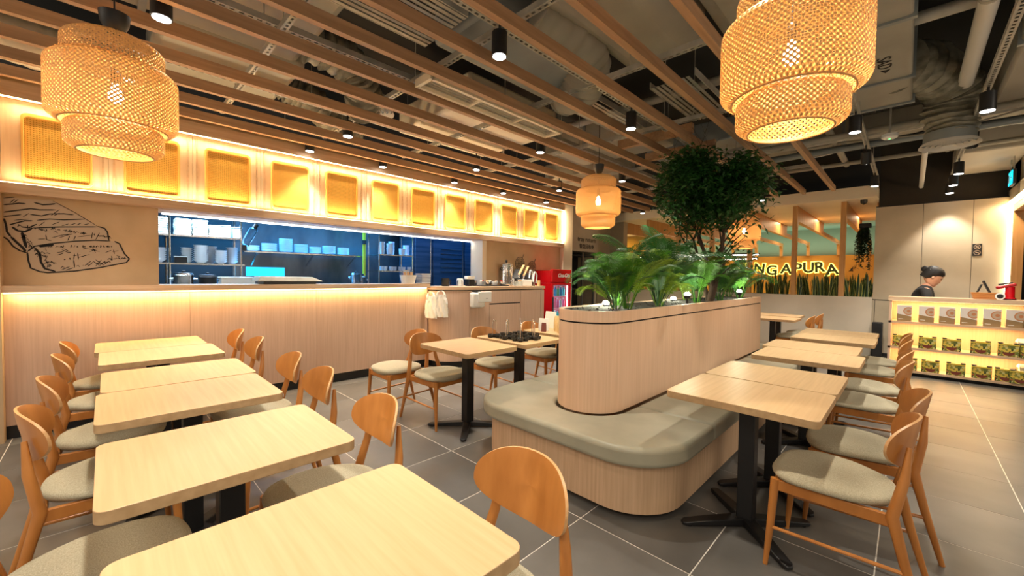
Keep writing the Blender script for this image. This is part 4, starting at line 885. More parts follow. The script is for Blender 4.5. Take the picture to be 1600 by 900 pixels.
for i in range(10):
    x = -5.09 + .085 * (i % 3) + q.uniform(-.01, .01); y = 4.30 + .052 * i
    t = thing('sauce_dish', 'small dish on the low black tray, %s from the left' % ORD[i], 'dish', (x, y, Z + .013), 0, 'dishes on the low black tray'); m_ = ['steel', 'ceram', 'wood_h', 'red', 'ceram'][i % 5]
    MB().lathe([(.02, 0), (.034, .03), (.036, .055), (.03, .055), (.018, .006)], n=14).build('body', 'ceram' if i % 2 else 'steel', t); MB().lathe([(.028, .045), (.024, .062), (.001, .068)], n=12, cap=False).build('contents', m_, t)
t = thing('steel_urn', 'tall stainless steel drinks urn with black knob', 'urn', (-5.06, 4.98, Z)); MB().lathe([(.09, 0), (.095, .02), (.095, .05), (.088, .06), (.088, .28), (.094, .285), (.094, .30), (.05, .325), (.001, .33)], n=28).build('body', 'steel', t)
MB().lathe([(.012, .325), (.02, .345), (.018, .36), (.001, .365)], n=12).build('knob', 'black', t); MB().tube([(.08, 0, .07), (.13, 0, .07), (.135, 0, .04)], .009, 8).build('tap', 'steel', t)
for s in (-1, 1): MB().tube([(0, s * .085, .22), (0, s * .12, .225), (0, s * .12, .25), (0, s * .085, .255)], .007, 8).build('handle', 'black', t)
for i, (y, mt, lm) in enumerate(((5.12, 'glass', 'wood_h'), (5.02, 'glass', 'black'))): jar(-4.86, y, Z, .03, .07, ['little jar with a pale lid before the urn', 'little jar with a dark lid before the urn'][i], mt, lm, group='little jars before the urn')
t = thing('napkin_holder', 'white box of napkins right of the urn', 'box', (-4.95, 5.3, Z)); MB().box(-.08, .08, -.09, .11, 0, .09).build('body', 'wplast', t, bevel=.006)
t = thing('tub', 'clear plastic tub behind the napkin box', 'tub', (-5.12, 5.22, Z)); MB().box(-.07, .07, -.12, .1, 0, .13).build('body', 'wplast', t, bevel=.01)
jar(-4.86, 5.46, Z, .035, .10, 'clear glass jar left of the wooden block', 'glass', group='tall jars by the knife rack'); jar(-4.93, 5.4, Z, .04, .11, 'dark glass jar behind the clear one', 'black', group='tall jars by the knife rack')
t = thing('wooden_block', 'small pale wooden block at the counter end', 'block', (-4.78, 5.53, Z)); MB().box(-.02, .02, -.022, .022, 0, .10).build('body', 'kraft', t, bevel=.003)
for o_ in COL.objects:
    if o_.parent is None and o_.name.split('.')[0] in ('steel_urn', 'mug', 'card_reader', 'napkin_holder', 'cutlery_tub', 'jar', 'service_tray', 'sauce_dish'):
        o_.scale = (1.22, 1.22, 1.25) if o_.name.split('.')[0] != 'sauce_dish' else (1, 1, 1.25)
# slanted utensil rack with tongs and knives
t = thing('utensil_rack', 'black slanted utensil rack leaning beside the fridge', 'rack', (-5.1, 5.45, Z)); 
b = MB(); 
for k in range(4):
    y = -.22 + .12 * k; b.obox((.05, y - .04, .10 - .02 * k), (-.02, y + .12, .27 - .035 * k), .115, .085)
b.build('sheaths', 'black', t, bevel=.006)
MB().box(-.1, .1, -.25, .16, 0, .06).build('base', 'black', t, bevel=.005)
for k in range(4):
    y = -.22 + .12 * k; mt = 'wood_h' if k < 2 else 'wplast'
    u = thing('utensil', ['wood-handled paddle, leftmost in the slanted rack', 'wood-handled paddle, second in the slanted rack', 'white plastic tongs, third in the slanted rack', 'white plastic tongs, rightmost in the slanted rack'][k], 'utensil', (-5.04, 5.45 + y, Z + .14 - .025 * k), 0, 'utensils in the slanted rack')
    if k < 2: MB().obox((.03, .02, .06), (-.02, .20, .24), .045, .02).build('handle', mt, u, bevel=.006); MB().obox((.045, -.01, .0), (.03, .03, .07), .03, .01).build('shaft', 'steel', u, smooth=False)
    else:
        p = [(.09, -.02, .0), (.05, .05, .15), (.03, .08, .19), (.02, .12, .19), (.03, .15, .13), (.06, .10, -.02)]; MB().tube(p, .013, 8).build('handle', mt, u)
# wire strainers on the niche wall
for i, (y, z, r) in enumerate(((5.08, 1.44, .11), (5.44, 1.62, .12), (5.78, 1.56, .11))):
    t = thing('wire_strainer', 'round black wire strainer hanging on the niche wall, %s from the left' % ORD[i], 'strainer', (-5.17, y, z), 0, 'wire strainers on the niche wall'); b = MB()
    for rr_ in (r, r * .72, r * .42): b.tube([(0, rr_ * cos(2 * pi * k / 24), rr_ * sin(2 * pi * k / 24)) for k in range(25)], .004, 6, cap=False)
    for k in range(4): a = pi * k / 4; b.tube([(0, r * cos(a), r * sin(a)), (0, -r * cos(a), -r * sin(a))], .0025, 5)
    b.build('wire_head', 'black', t); MB().tube([(0, .5 * r, r * .8), (0, r * .9, r * 1.5)], .005, 6).build('handle', 'black', t)
# ================================================================== WALL DRAWING
FILL =  [[(-0.566, 1.962), (-0.304, 1.967), (-0.041, 1.778), (-0.417, 1.729), (-0.531, 1.742), (-0.568, 1.81)], [(-0.417, 1.729), (-0.041, 1.773), (0.003, 1.759), (0.021, 1.725), (0.027, 1.653), (-0.061, 1.651), (-0.269, 1.615), (-0.408, 1.58), (-0.449, 1.529), (-0.488, 1.551), (-0.548, 1.612), (-0.567, 1.682), (-0.568, 1.802), (-0.531, 1.742)], [(-0.449, 1.529), (-0.408, 1.58), (-0.364, 1.596), (-0.061, 1.651), (0.065, 1.651), (0.098, 1.631), (0.13, 1.541), (0.163, 1.496), (0.143, 1.462), (-0.033, 1.407), (-0.34, 1.357), (-0.373, 1.365), (-0.432, 1.389), (-0.447, 1.446)]]
STROKE =  [([(-0.304, 1.967), (-0.179, 1.885), (-0.041, 1.778)], 0.003), ([(-0.041, 1.778), (0.003, 1.764), (0.021, 1.73), (0.03, 1.649)], 0.0058), ([(-0.417, 1.727), (-0.268, 1.75), (-0.151, 1.762), (-0.041, 1.773)], 0.0058), ([(-0.566, 1.954), (-0.507, 1.969)], 0.0036), ([(-0.567, 1.899), (-0.518, 1.912), (-0.487, 1.923), (-0.451, 1.922)], 0.0058), ([(-0.408, 1.94), (-0.36, 1.927), (-0.321, 1.935), (-0.288, 1.946)], 0.0063), ([(-0.567, 1.84), (-0.524, 1.854), (-0.457, 1.876), (-0.425, 1.886), (-0.377, 1.882), (-0.288, 1.893)], 0.0058), ([(-0.568, 1.805), (-0.535, 1.814), (-0.476, 1.83)], 0.0052), ([(-0.431, 1.838), (-0.367, 1.833), (-0.322, 1.854), (-0.243, 1.866), (-0.185, 1.863)], 0.0052), ([(-0.394, 1.793), (-0.323, 1.811), (-0.244, 1.813), (-0.114, 1.834)], 0.0052), ([(-0.539, 1.74), (-0.51, 1.756), (-0.458, 1.782), (-0.416, 1.786)], 0.0058), ([(-0.515, 1.78), (-0.437, 1.799)], 0.0036), ([(-0.48, 1.731), (-0.438, 1.727), (-0.395, 1.762)], 0.0058), ([(-0.526, 1.726), (-0.496, 1.697), (-0.459, 1.692), (-0.417, 1.727)], 0.0085), ([(-0.566, 1.79), (-0.556, 1.739), (-0.552, 1.684), (-0.532, 1.645)], 0.0074), ([(-0.57, 1.642), (-0.548, 1.62), (-0.523, 1.569), (-0.488, 1.535), (-0.451, 1.519)], 0.0063), ([(-0.532, 1.645), (-0.507, 1.607), (-0.472, 1.56), (-0.457, 1.528)], 0.0096), ([(-0.475, 1.69), (-0.466, 1.634), (-0.453, 1.561)], 0.0107), ([(-0.449, 1.529), (-0.408, 1.576), (-0.326, 1.602), (-0.182, 1.634), (-0.061, 1.651), (0.04, 1.651)], 0.0058), ([(-0.449, 1.529), (-0.444, 1.455), (-0.432, 1.393), (-0.384, 1.365), (-0.34, 1.356), (-0.185, 1.373), (-0.033, 1.407), (0.143, 1.46), (0.163, 1.494), (0.13, 1.541), (0.098, 1.631), (0.065, 1.651)], 0.0063), ([(-0.408, 1.564), (-0.382, 1.515), (-0.377, 1.449), (-0.356, 1.391), (-0.295, 1.367)], 0.0085), ([(-0.386, 1.578), (-0.354, 1.584), (-0.303, 1.596)], 0.0129), ([(-0.347, 1.643), (-0.391, 1.636)], 0.003), ([(-0.314, 1.654), (-0.246, 1.685), (-0.193, 1.694)], 0.003), ([(-0.347, 1.677), (-0.342, 1.635), (-0.314, 1.629)], 0.003), ([(-0.274, 1.657), (-0.199, 1.697)], 0.003), ([(-0.176, 1.682), (-0.188, 1.642)], 0.003), ([(-0.164, 1.674), (-0.079, 1.694)], 0.003), ([(-0.073, 1.721), (-0.08, 1.663)], 0.003), ([(-0.048, 1.692), (0.002, 1.696)], 0.003), ([(-0.029, 1.721), (-0.055, 1.656)], 0.003), ([(-0.211, 1.679), (-0.223, 1.635)], 0.003), ([(-0.287, 1.529), (-0.247, 1.539)], 0.003), ([(-0.285, 1.507), (-0.248, 1.526)], 0.003), ([(-0.259, 1.556), (-0.219, 1.532), (-0.204, 1.537)], 0.003), ([(-0.247, 1.565), (-0.213, 1.541)], 0.003), ([(-0.166, 1.491), (-0.094, 1.523)], 0.003), ([(-0.184, 1.525), (-0.19, 1.473)], 0.003), ([(-0.166, 1.535), (-0.161, 1.474)], 0.003), ([(-0.193, 1.507), (-0.148, 1.518)], 0.003), ([(-0.135, 1.567), (-0.099, 1.582)], 0.003), ([(-0.099, 1.573), (-0.031, 1.551)], 0.003), ([(-0.093, 1.547), (-0.044, 1.577)], 0.003), ([(-0.074, 1.584), (-0.056, 1.54)], 0.003), ([(0.006, 1.544), (0.045, 1.568)], 0.003), ([(0.051, 1.555), (0.091, 1.566)], 0.003), ([(0.058, 1.574), (0.064, 1.533)], 0.003), ([(0.077, 1.52), (0.103, 1.512)], 0.003), ([(0.045, 1.518), (0.048, 1.491)], 0.003), ([(-0.213, 1.489), (-0.211, 1.472)], 0.0036), ([(-0.248, 1.47), (-0.237, 1.473)], 0.0036), ([(-0.19, 1.473), (-0.185, 1.403)], 0.0041), ([(-0.35, 1.458), (-0.339, 1.433)], 0.0036), ([(-0.333, 1.45), (-0.289, 1.439)], 0.0036), ([(-0.322, 1.459), (-0.3, 1.43)], 0.0036), ([(-0.125, 1.422), (-0.082, 1.468)], 0.003), ([(-0.107, 1.414), (-0.07, 1.46)], 0.003), ([(-0.076, 1.468), (-0.033, 1.425)], 0.003), ([(-0.057, 1.478), (-0.008, 1.43)], 0.0036), ([(-0.033, 1.425), (0.006, 1.471)], 0.0036), ([(-0.058, 1.42), (-0.02, 1.479)], 0.003), ([(-0.014, 1.426), (0.031, 1.472)], 0.003), ([(-0.261, 1.384), (-0.214, 1.411)], 0.0036), ([(-0.238, 1.38), (-0.191, 1.403)], 0.0036), ([(-0.534, 1.918), (-0.508, 1.954)], 0.003), ([(-0.518, 1.92), (-0.49, 1.953)], 0.003), ([(-0.317, 1.839), (-0.266, 1.9)], 0.003), ([(-0.3, 1.841), (-0.266, 1.87)], 0.003), ([(-0.468, 1.813), (-0.436, 1.846)], 0.003), ([(-0.312, 1.764), (-0.267, 1.794)], 0.003), ([(-0.256, 1.761), (-0.215, 1.782)], 0.003), ([(-0.21, 1.77), (-0.174, 1.791)], 0.003), ([(-0.169, 1.774), (-0.139, 1.799)], 0.003), ([(-0.127, 1.782), (-0.093, 1.796)], 0.003), ([(-0.384, 1.748), (-0.351, 1.785)], 0.003)]
dr = thing('wall_drawing', 'black ink drawing of bread slices on the plaster wall', 'wall drawing', (-5.199, -.2, 1.65)); o = dr.location
b = MB(o)
for k, pl_ in enumerate(FILL): b.add([(-5.1985 + .0002 * k, y, z) for y, z in pl_], [tuple(range(len(pl_)))])
fo = b.build('pale_fill', 'pale', dr, smooth=False)
b = MB(o)
def stroke(b, pts, w, x=-5.1975):
    n = len(pts); vs = []; f = []
    for i, p in enumerate(pts):
        a = pts[max(i - 1, 0)]; c = pts[min(i + 1, n - 1)]; d = Vector((c[0] - a[0], c[1] - a[1])).normalized(); nn = Vector((-d.y, d.x)); ww = w * (.35 if i in (0, n - 1) else 1)
        vs += [(x, p[0] + nn.x * ww, p[1] + nn.y * ww), (x, p[0] - nn.x * ww, p[1] - nn.y * ww)]
        if i: f.append((2 * i - 2, 2 * i - 1, 2 * i + 1, 2 * i))
    b.add(vs, f)
def dense(pts, k=4): 
    r = []
    for a, c in zip(pts, pts[1:]): r += [(a[0] + (c[0] - a[0]) * i / k, a[1] + (c[1] - a[1]) * i / k) for i in range(k)]
    return r + [pts[-1]]
for pts, w in STROKE: stroke(b, dense(pts), w * .85)
q = random.Random(2)
for (y0_, z0_, y1_, z1_, n_) in ((-.31, 1.73, .04, 1.68, 40), (-.37, 1.57, .06, 1.60, 36), (-.47, 1.66, -.37, 1.47, 46), (-.36, 1.55, -.33, 1.40, 22), (.02, 1.48, .14, 1.50, 18), (-.25, 1.40, .05, 1.46, 16), (-.5, 1.74, -.3, 1.70, 20)):
    for k in range(n_):
        s = q.random(); y = y0_ + (y1_ - y0_) * s; z = z0_ + (z1_ - z0_) * s; L_ = q.uniform(.01, .035); a = q.choice((1.2, 1.9, .6, 2.4)) + q.uniform(-.3, .3)
        stroke(b, [(y, z), (y + L_ * .5 * cos(a), z + L_ * .5 * sin(a)), (y + L_ * cos(a), z - abs(L_ * sin(a)) * .3)], q.uniform(.002, .0042))
b.build('ink_lines', 'ink', dr, smooth=False)['kind'] = 'stuff'
# ================================================================== CADDIES AND BAGS ON THE MIDDLE TABLES
def caddy(loc, rz, label):
    t = thing('condiment_caddy', label, 'caddy', loc, rz, 'black caddies with wire handles on the middle table'); b = MB()
    for (x, y) in ((0, 0), (.055, 0), (-.055, 0), (0, .055), (0, -.055)): b.lathe([(.022, 0), (.031, .028), (.027, .028), (.02, .006)], (x, y, 0), 12)
    b.build('cups', 'black', t); MB().box(-.06, .06, -.012, .012, .0, .008).box(-.012, .012, -.06, .06, 0, .008).build('base', 'black', t, smooth=False)
    MB().tube([(0, -.025, .005), (0, -.025, .15)] + [(0, -.025 * cos(a), .15 + .025 * sin(a)) for a in [pi * k / 6 for k in range(1, 6)]] + [(0, .025, .15), (0, .025, .005)], .0035, 8).build('wire_handle', 'steel', t)
k = 0
for i in range(3):
    for j in range(3):
        if (i, j) == (2, 2): continue
        caddy((-3.03 + .175 * i + .02 * j, 2.82 + .17 * j + .01 * i, .75), .4 * (i + j), 'black caddy with wire handle, row %s from the aisle, %s along it' % (ORD[i], ORD[j])); k += 1
def pouch(loc, rz, w, h, dp, mat, label, grp='bags on the third middle table'):
    t = thing('paper_bag', label, 'bag', loc, rz, grp); b = MB(); vs = []
    for s in (-1, 1):
        for (x, z, d_) in ((-w, 0, dp), (w, 0, dp), (w * .97, h * .6, dp * .9), (w * .9, h, .1 * dp), (-w * .92, h * 1.03, .1 * dp), (-w * .98, h * .55, dp * .85)): vs.append((x, s * d_, z))
    b.add(vs, [(5, 4, 3, 2, 1, 0), (6, 7, 8, 9, 10, 11)] + [(i, (i + 1) % 6, 6 + (i + 1) % 6, 6 + i) for i in range(6)]); b.build('body', mat, t, bevel=.004); return t
p_ = pouch((-2.74, 3.62, .75), .8, .075, .13, .05, 'kraft', 'boxy kraft paper bag nearest the planter on the third middle table')
MB().box(-.03, .03, -.053, -.05, .03, .09).build('print', 'brownp', p_, smooth=False)
pouch((-2.88, 3.74, .75), .8, .08, .17, .05, 'kraft', 'taller folded kraft paper bag behind the boxy one')
pouch((-3.02, 3.60, .75), .6, .06, .14, .045, 'paper', 'crumpled white plastic bag left of the kraft bags')
t = pouch((-2.97, 3.54, .75), .6, .028, .10, .028, 'maroon', 'small dark red packet in front of the white bag')
pouch((-3.12, 3.85, .75), .4, .07, .2, .04, 'paper', 'tall translucent white bag by the fridge side')
# ================================================================== PALMS
def frond_mesh(L_=.72, droop=.5, n=22, mat='palm', seed=0, lw=.013, ll=.22):
    q = random.Random(seed); m = MB(); pts = []
    for i in range(n + 1):
        s = i / n; a = radians(78) - droop * 1.9 * s * s
        if i == 0: pts.append(Vector((0, 0, 0))); continue
        pts.append(pts[-1] + Vector((cos(a), 0, sin(a))) * (L_ / n))
    m.tube(pts, [.006 * (1 - .8 * i / n) for i in range(n + 1)], 5)
    for i in range(int(n * .28), n + 1):
        s = i / n; p = pts[i]; d = (pts[min(i + 1, n)] - pts[max(i - 1, 0)]).normalized(); nl = ll * (sin(pi * min(1, (s - .2) / .8) * .86 + .25)) * q.uniform(.85, 1.1)
        for sd_ in (-1, 1):
            for e in (0, .5):
                if e and i == n: continue
                p2 = p + d * (L_ / n * e); side = Vector((0, sd_, 0)); out = (side * .85 + d * .75 + Vector((0, 0, .12))).normalized()
                a0 = p2; a1 = p2 + out * nl * .5 + Vector((0, 0, .0)); a2 = p2 + out * nl - Vector((0, 0, nl * .28))
                w_ = d * lw * .5
                m.add([a0 - w_ * .4, a0 + w_ * .4, a1 + w_, a1 - w_, a2], [(0, 1, 2, 3), (3, 2, 4)])
    return m
FM = {}
def palm(loc, label, n=10, sc=1.0, seed=0, mats=('palm', 'palmd', 'palmy'), spread=1.0):
    t = thing('areca_palm', label, 'plant', loc, 0, 'palms in the planter'); q = random.Random(seed)
    for k in range(n):
        v = q.randint(0, 2); mt = mats[q.randint(0, len(mats) - 1)]; key = (v, mt)
        if key not in FM:
            f = frond_mesh(droop=(.55, .8, 1.05)[v], seed=v, mat=mt).build('frond', mt, t, smooth=False); FM[key] = f; ob = f
        else: ob = FM[key].copy(); COL.objects.link(ob); ob.parent = t
        az = 2 * pi * k / n + q.uniform(-.35, .35); tilt = q.uniform(-.25, .3) * spread
        r = .025; ob.location = (r * cos(az), r * sin(az), -.005); s_ = sc * q.uniform(.85, 1.2); ob.scale = (s_, s_, s_)
        ob.rotation_euler = Euler((q.uniform(-.2, .2), tilt, az), 'XYZ')
    return t
pz = 1.135
PL = [((-1.60, 2.76), 12, 0.56, 'palm nearest the camera at the rounded planter end', ('palm', 'palmy', 'palmd')), ((-1.55, 2.85), 13, 0.71, 'bright palm lit from below, second in the planter', ('palmy', 'palm')),
 ((-1.80, 3.15), 13, 0.83, 'palm third in the planter on its far side', ('palm', 'palmd')), ((-1.52, 3.35), 13, 0.69, 'yellowish low palm before the tree trunk', ('palmy', 'palmd')), ((-1.72, 3.75), 13, 1.10, 'dark broad-leaved palm right before the tree', ('palmd',)),
 ((-1.50, 4.15), 13, 0.73, 'palm at the foot of the tree on the aisle side', ('palm', 'palmd')), ((-1.78, 4.6), 13, 0.78, 'palm just beyond the tree trunk', ('palmy', 'palm')), ((-1.50, 4.85), 13, 0.71, 'low dark palm beyond the tree on the aisle side', ('palmd', 'palm')),
 ((-1.68, 5.3), 13, 0.80, 'bushy dark palm third from the far planter end', ('palmd',)), ((-1.55, 5.75), 13, 0.73, 'bushy dark palm second from the far planter end', ('palmd', 'palm')), ((-1.75, 6.0), 13, 0.71, 'palm at the far end of the planter', ('palm', 'palmd'))]
for i, ((x, y), n_, s_, lb, mt) in enumerate(PL): palm((x, y, pz), lb, n_, s_, i + 1, mt)
# ================================================================== TREE
tr_ = thing('indoor_tree', 'tall multi-stemmed leafy tree growing out of the planter', 'tree', (-1.52, 4.58, 1.1)); q = random.Random(21)
tk = MB(); tips = []
def branch(p, d, L_, r, depth):
    pts = [p.copy()]; rs = [r]
    n = 5
    for i in range(n):
        d = (d + Vector((q.uniform(-.16, .16), q.uniform(-.16, .16), q.uniform(-.02, .10)))).normalized(); p = p + d * (L_ / n); pts.append(p.copy()); rs.append(r * (1 - .42 * (i + 1) / n))
        if depth >= 2: tips.append((p.copy(), d.copy()))
    tk.tube(pts, rs, 8 if depth < 2 else 5)
    if depth < 4:
        for k in range(3 if depth else 3):
            a = q.uniform(0, 2 * pi) if depth else (k * 2.1 + .4); sp = .85 if depth else .60
            dd = (d + Vector((cos(a), sin(a), 0)) * sp).normalized(); branch(p if k < 2 else pts[3], dd, L_ * q.uniform(.62, .8), rs[-1] * .85, depth + 1)
tk.tube([(0, -.05, 0), (.03, -.02, .15), (.05, .04, .34)], [.045, .038, .034], 12)
for a, st, L_ in ((.3, Vector((.05, .04, .32)), .46), (1.5, Vector((.05, .04, .34)), .44), (2.9, Vector((0, -.04, .04)), .70), (4.2, Vector((.03, -.02, .18)), .58)):
    branch(st, Vector((.26 * cos(a), .26 * sin(a), 1)).normalized(), L_, .022, 0 if L_ < .5 else 0)
tk.build('trunk', 'bark', tr_); tk2 = MB()
lf = MB(); tips = [t_ for t_ in tips if t_[0].z > .52]
def leaf(p, d, up, L_, w_):
    s = d.cross(up).normalized(); m1 = p + d * L_ * .5 - up * L_ * .04; lf.add([p, m1 + s * w_ + up * w_ * .3, p + d * L_ - up * L_ * .15, m1 - s * w_ + up * w_ * .3, m1], [(0, 4, 1), (4, 2, 1), (0, 3, 4), (4, 3, 2)])
for (x_, z_) in ((.30, .62), (.36, .74), (.42, .86), (.22, .52), (.34, .50), (-.26, .60), (-.30, .74), (-.22, .50), (.48, 1.0), (.52, 1.16), (.16, .60), (-.12, .64)):
    for k in range(3): tips.append((Vector((x_ * .71 + q.uniform(-.07, .07), x_ * .70 + q.uniform(-.07, .07), z_ + q.uniform(-.04, .06))), Vector((0, 0, 1))))
    tk2.tube([(.05 * x_, .05 * x_, z_ * .45), (x_ * .4, x_ * .4, z_ * .8), (x_ * .71, x_ * .70, z_)], [.008, .006, .003], 5)
for p, d in tips:
    zz = p.z
    if q.random() < .22: continue
    for k in range(9):
        o_ = Vector((q.gauss(0, .065), q.gauss(0, .065), q.gauss(0, .055))); v = Vector((q.uniform(-1, 1), q.uniform(-1, 1), q.uniform(-.7, .5))).normalized(); up = Vector((q.uniform(-.5, .5), q.uniform(-.5, .5), 1)).normalized()
        if p.z + o_.z > 1.66 or (p.x + o_.x) ** 2 + (p.y + o_.y) ** 2 > .64 ** 2 * (1 + .25 * sin(3 * atan2(p.y, p.x))): continue
        leaf(p + o_, v, up, q.uniform(.045, .08), q.uniform(.012, .020))
tk2.build('lower_twigs', 'bark', tr_)['kind'] = 'stuff'
fo_ = lf.build('foliage', 'leaf', tr_, smooth=False); fo_['kind'] = 'stuff'
# ================================================================== SNAKE PLANTS behind the low wall
SMS = []
for v in range(3):
    q = random.Random(40 + v); m = MB(); n = 7; L_ = .30 + .06 * v; w_ = .026; bend = q.uniform(-.07, .07)
    rows = []
    for i in range(n + 1):
        s = i / n; ww = w_ * (1 - .15 * (1 - s)) * (1 - max(0, (s - .55) / .45) ** 2.2) + .0006; x = bend * s * s; tw = .5 * s
        rows.append([(x + u * ww * cos(tw), u * ww * sin(tw) - .004 * (1 - abs(u)), L_ * s) for u in (-1, -.72, 0, .72, 1)])
    vs = [p for r_ in rows for p in r_]; 
    for i in range(n):
        for j in range(4):
            m.m = 1 if j in (0, 3) else 0; m.f.append((i * 5 + j, i * 5 + j + 1, i * 5 + j + 6, i * 5 + j + 5)); m.mi.append(m.m)
    m.v = vs; SMS.append(m)
q = random.Random(77); first = {}
SX = [-5.1, -4.8, -4.5, -4.2, -3.85, -3.5, -3.1, -2.8, -2.55, -2.28, -2.08, -1.86, -1.5, -1.32, -1.14, -.98, -.76, -.60]
for i, x in enumerate(SX):
    lb = 'snake plant in the trough behind the low wall, %s from the right end' % (ORD[len(SX) - 1 - i] if len(SX) - 1 - i < 16 else ('farthest', 'second farthest')[i if i < 2 else 0])
    t = thing('snake_plant', lb, 'plant', (x, 9.86, 1.055), q.uniform(0, 6), 'snake plants behind the low wall')
    for k in range(22):
        v = q.randint(0, 2)
        if v not in first: ob = SMS[v].build('leaf', ['snake', 'snakee'], t, smooth=False); first[v] = ob
        else: ob = first[v].copy(); COL.objects.link(ob); ob.parent = t
        r = q.uniform(0, .13); a = q.uniform(0, 6.28); ob.location = (r * cos(a), r * sin(a) * .8, 0); ob.rotation_euler = (q.uniform(-.16, .16), q.uniform(-.16, .16), q.uniform(0, 6.28)); s_ = q.uniform(.8, 1.25); ob.scale = (1, 1, s_)
# ================================================================== BACKLIT SIGN
sg = thing('backlit_sign', 'backlit yellow-haloed wall letters reading SINGAPURA', 'sign', (-3.0, 16.59, 1.78))
word = 'SINGAPURA'; xs = [-4.606, -4.223, -3.854, -3.457, -3.04, -2.73, -2.40, -2.103, -1.769]; dz = [.014, .012, .011, -.06, -.015, .006, .026, .045, -.04]; rt = [.1, -.05, .08, 0, .05, .1, -.02, -.08, -.12]
for c, x, z, r in zip(word, xs, dz, rt):
    e = text('letter_halo', c, .47, (x + 3.0, -.012, z - .16), (pi / 2, r, 0), 'halo', sg, ext=.004, offset=.036, align='CENTER')
    e = text('letter', c, .47, (x + 3.0, -.05, z - .16), (pi / 2, r, 0), 'letter', sg, ext=.02, offset=.015, align='CENTER')
t = thing('wall_bird_figure', 'small dark bird silhouette on the mustard wall right of the sign', 'wall ornament', (-1.31, 16.585, 1.73)); m = MB()
m.add([(-.07, 0, -.05), (.0, 0, -.035), (.05, 0, -.05), (.03, 0, 0), (.05, 0, .11), (-.01, 0, .03), (-.03, 0, -.01)], [(0, 1, 2, 3, 4, 5, 6)]); a = m.build('silhouette', 'ink', t, smooth=False); sm = a.modifiers.new('s', 'SOLIDIFY'); sm.thickness = .012
# hanging vine
t = thing('hanging_vine', 'dark trailing vine hanging beside the panelled wall', 'plant', (-.62, 9.9, 2.1)); q = random.Random(5); m = MB(); st = MB()
for k in range(34):
    x = q.uniform(-.13, .12); y = q.uniform(-.07, .05); zb = q.uniform(-.55, .1); zt = .32 - abs(x) * .8; st.tube([(x * .5, y, zt), (x, y, (zt + zb) / 2), (x * 1.05, y, zb)], .003, 4)
    n = int((zt - zb) / .016)
    for i in range(n):
        z = zt - (zt - zb) * i / n; a = q.uniform(0, 6.28); d = Vector((cos(a), sin(a), -.6)).normalized(); p = Vector((x * (.5 + .5 * i / n), y, z)); s = d.cross(Vector((0, 0, 1))).normalized(); L_ = q.uniform(.04, .075)
        m.add([p, p + d * L_ * .5 + s * .018, p + d * L_, p + d * L_ * .5 - s * .018], [(0, 1, 2, 3)])
m.build('foliage', 'vine', t, smooth=False)['kind'] = 'stuff'; st.build('stems', 'bark', t)['kind'] = 'stuff'
MB().box(-.07, .1, -.09, .06, .26, .34).build('pot', 'blackm', t, bevel=.01)
# black linear track lights in annex
for i, (z, y) in enumerate(((2.14, 14.2), (2.00, 14.0))):
    t = thing('linear_light', ['upper black linear track with white tubes seen through the portal frames', 'lower black linear track with white tubes seen through the portal frames'][i], 'light', (-4.8, y, z), 0, 'linear tracks in the annex')
    MB().box(-2.8, 1.5, -.03, .03, 0, .06).build('track', 'black', t, smooth=False); MB().box(-2.78, 1.48, -.034, -.026, -.005, .022).build('tube', 'ledw', t, smooth=False)
    for s in (-1.5, 0, 1.3): MB().tube([(s, 0, .06), (s, 0, 3.15 - z)], .005, 6).build('hanger_rod', 'black', t)
# tall black box near the low wall end
t = thing('floor_box', 'tall narrow black box standing at the end of the low concrete wall', 'box', (-.37, 9.52, 0)); MB().box(-.07, .07, -.07, .07, .06, .66).build('body', 'blackm', t, bevel=.015); MB().box(-.11, .12, -.1, .08, 0, .06).build('base', 'black', t, bevel=.01); MB().tube([(-.05, .03, .66), (-.05, .06, 1.05)], .004, 6).build('cable', 'black', t)
# ================================================================== RETAIL DISPLAY COUNTER
rc = thing('display_counter', 'lit wooden display counter with three shelves of boxes and packs', 'display counter', (.6, 8.5, 0)); o = (.6, 8.5, 0)
X0, X1, Y0, Y1 = -.20, 1.22, 8.26, 8.62
MB(o).box(X0 - .01, X1, Y0 - .01, Y1 + .05, 1.095, 1.155).build('top', 'lamtop', rc, smooth=False)
for z in (.765, .385, .05): MB(o).box(X0, X1, Y0, Y1, z - .0, z + .03).build('shelf', 'lamtop', rc, smooth=False)
MB(o).box(X0, X0 + .03, Y0, Y1, .05, 1.095).build('end_panel', 'lam', rc, smooth=False)
MB(o).box(X0 + .03, X1, Y1 - .02, Y1, .05, 1.095).build('back_panel', 'lam', rc, smooth=False)
MB(o).box(X0 + .04, X1, Y0 + .05, Y1, 0, .05).build('plinth', 'blackm', rc, smooth=False)
for z in (1.087, .757, .377): MB(o).box(X0 + .04, X1 - .02, Y1 - .16, Y1 - .14, z, z + .006).build('light_strip', 'led', rc, smooth=False)
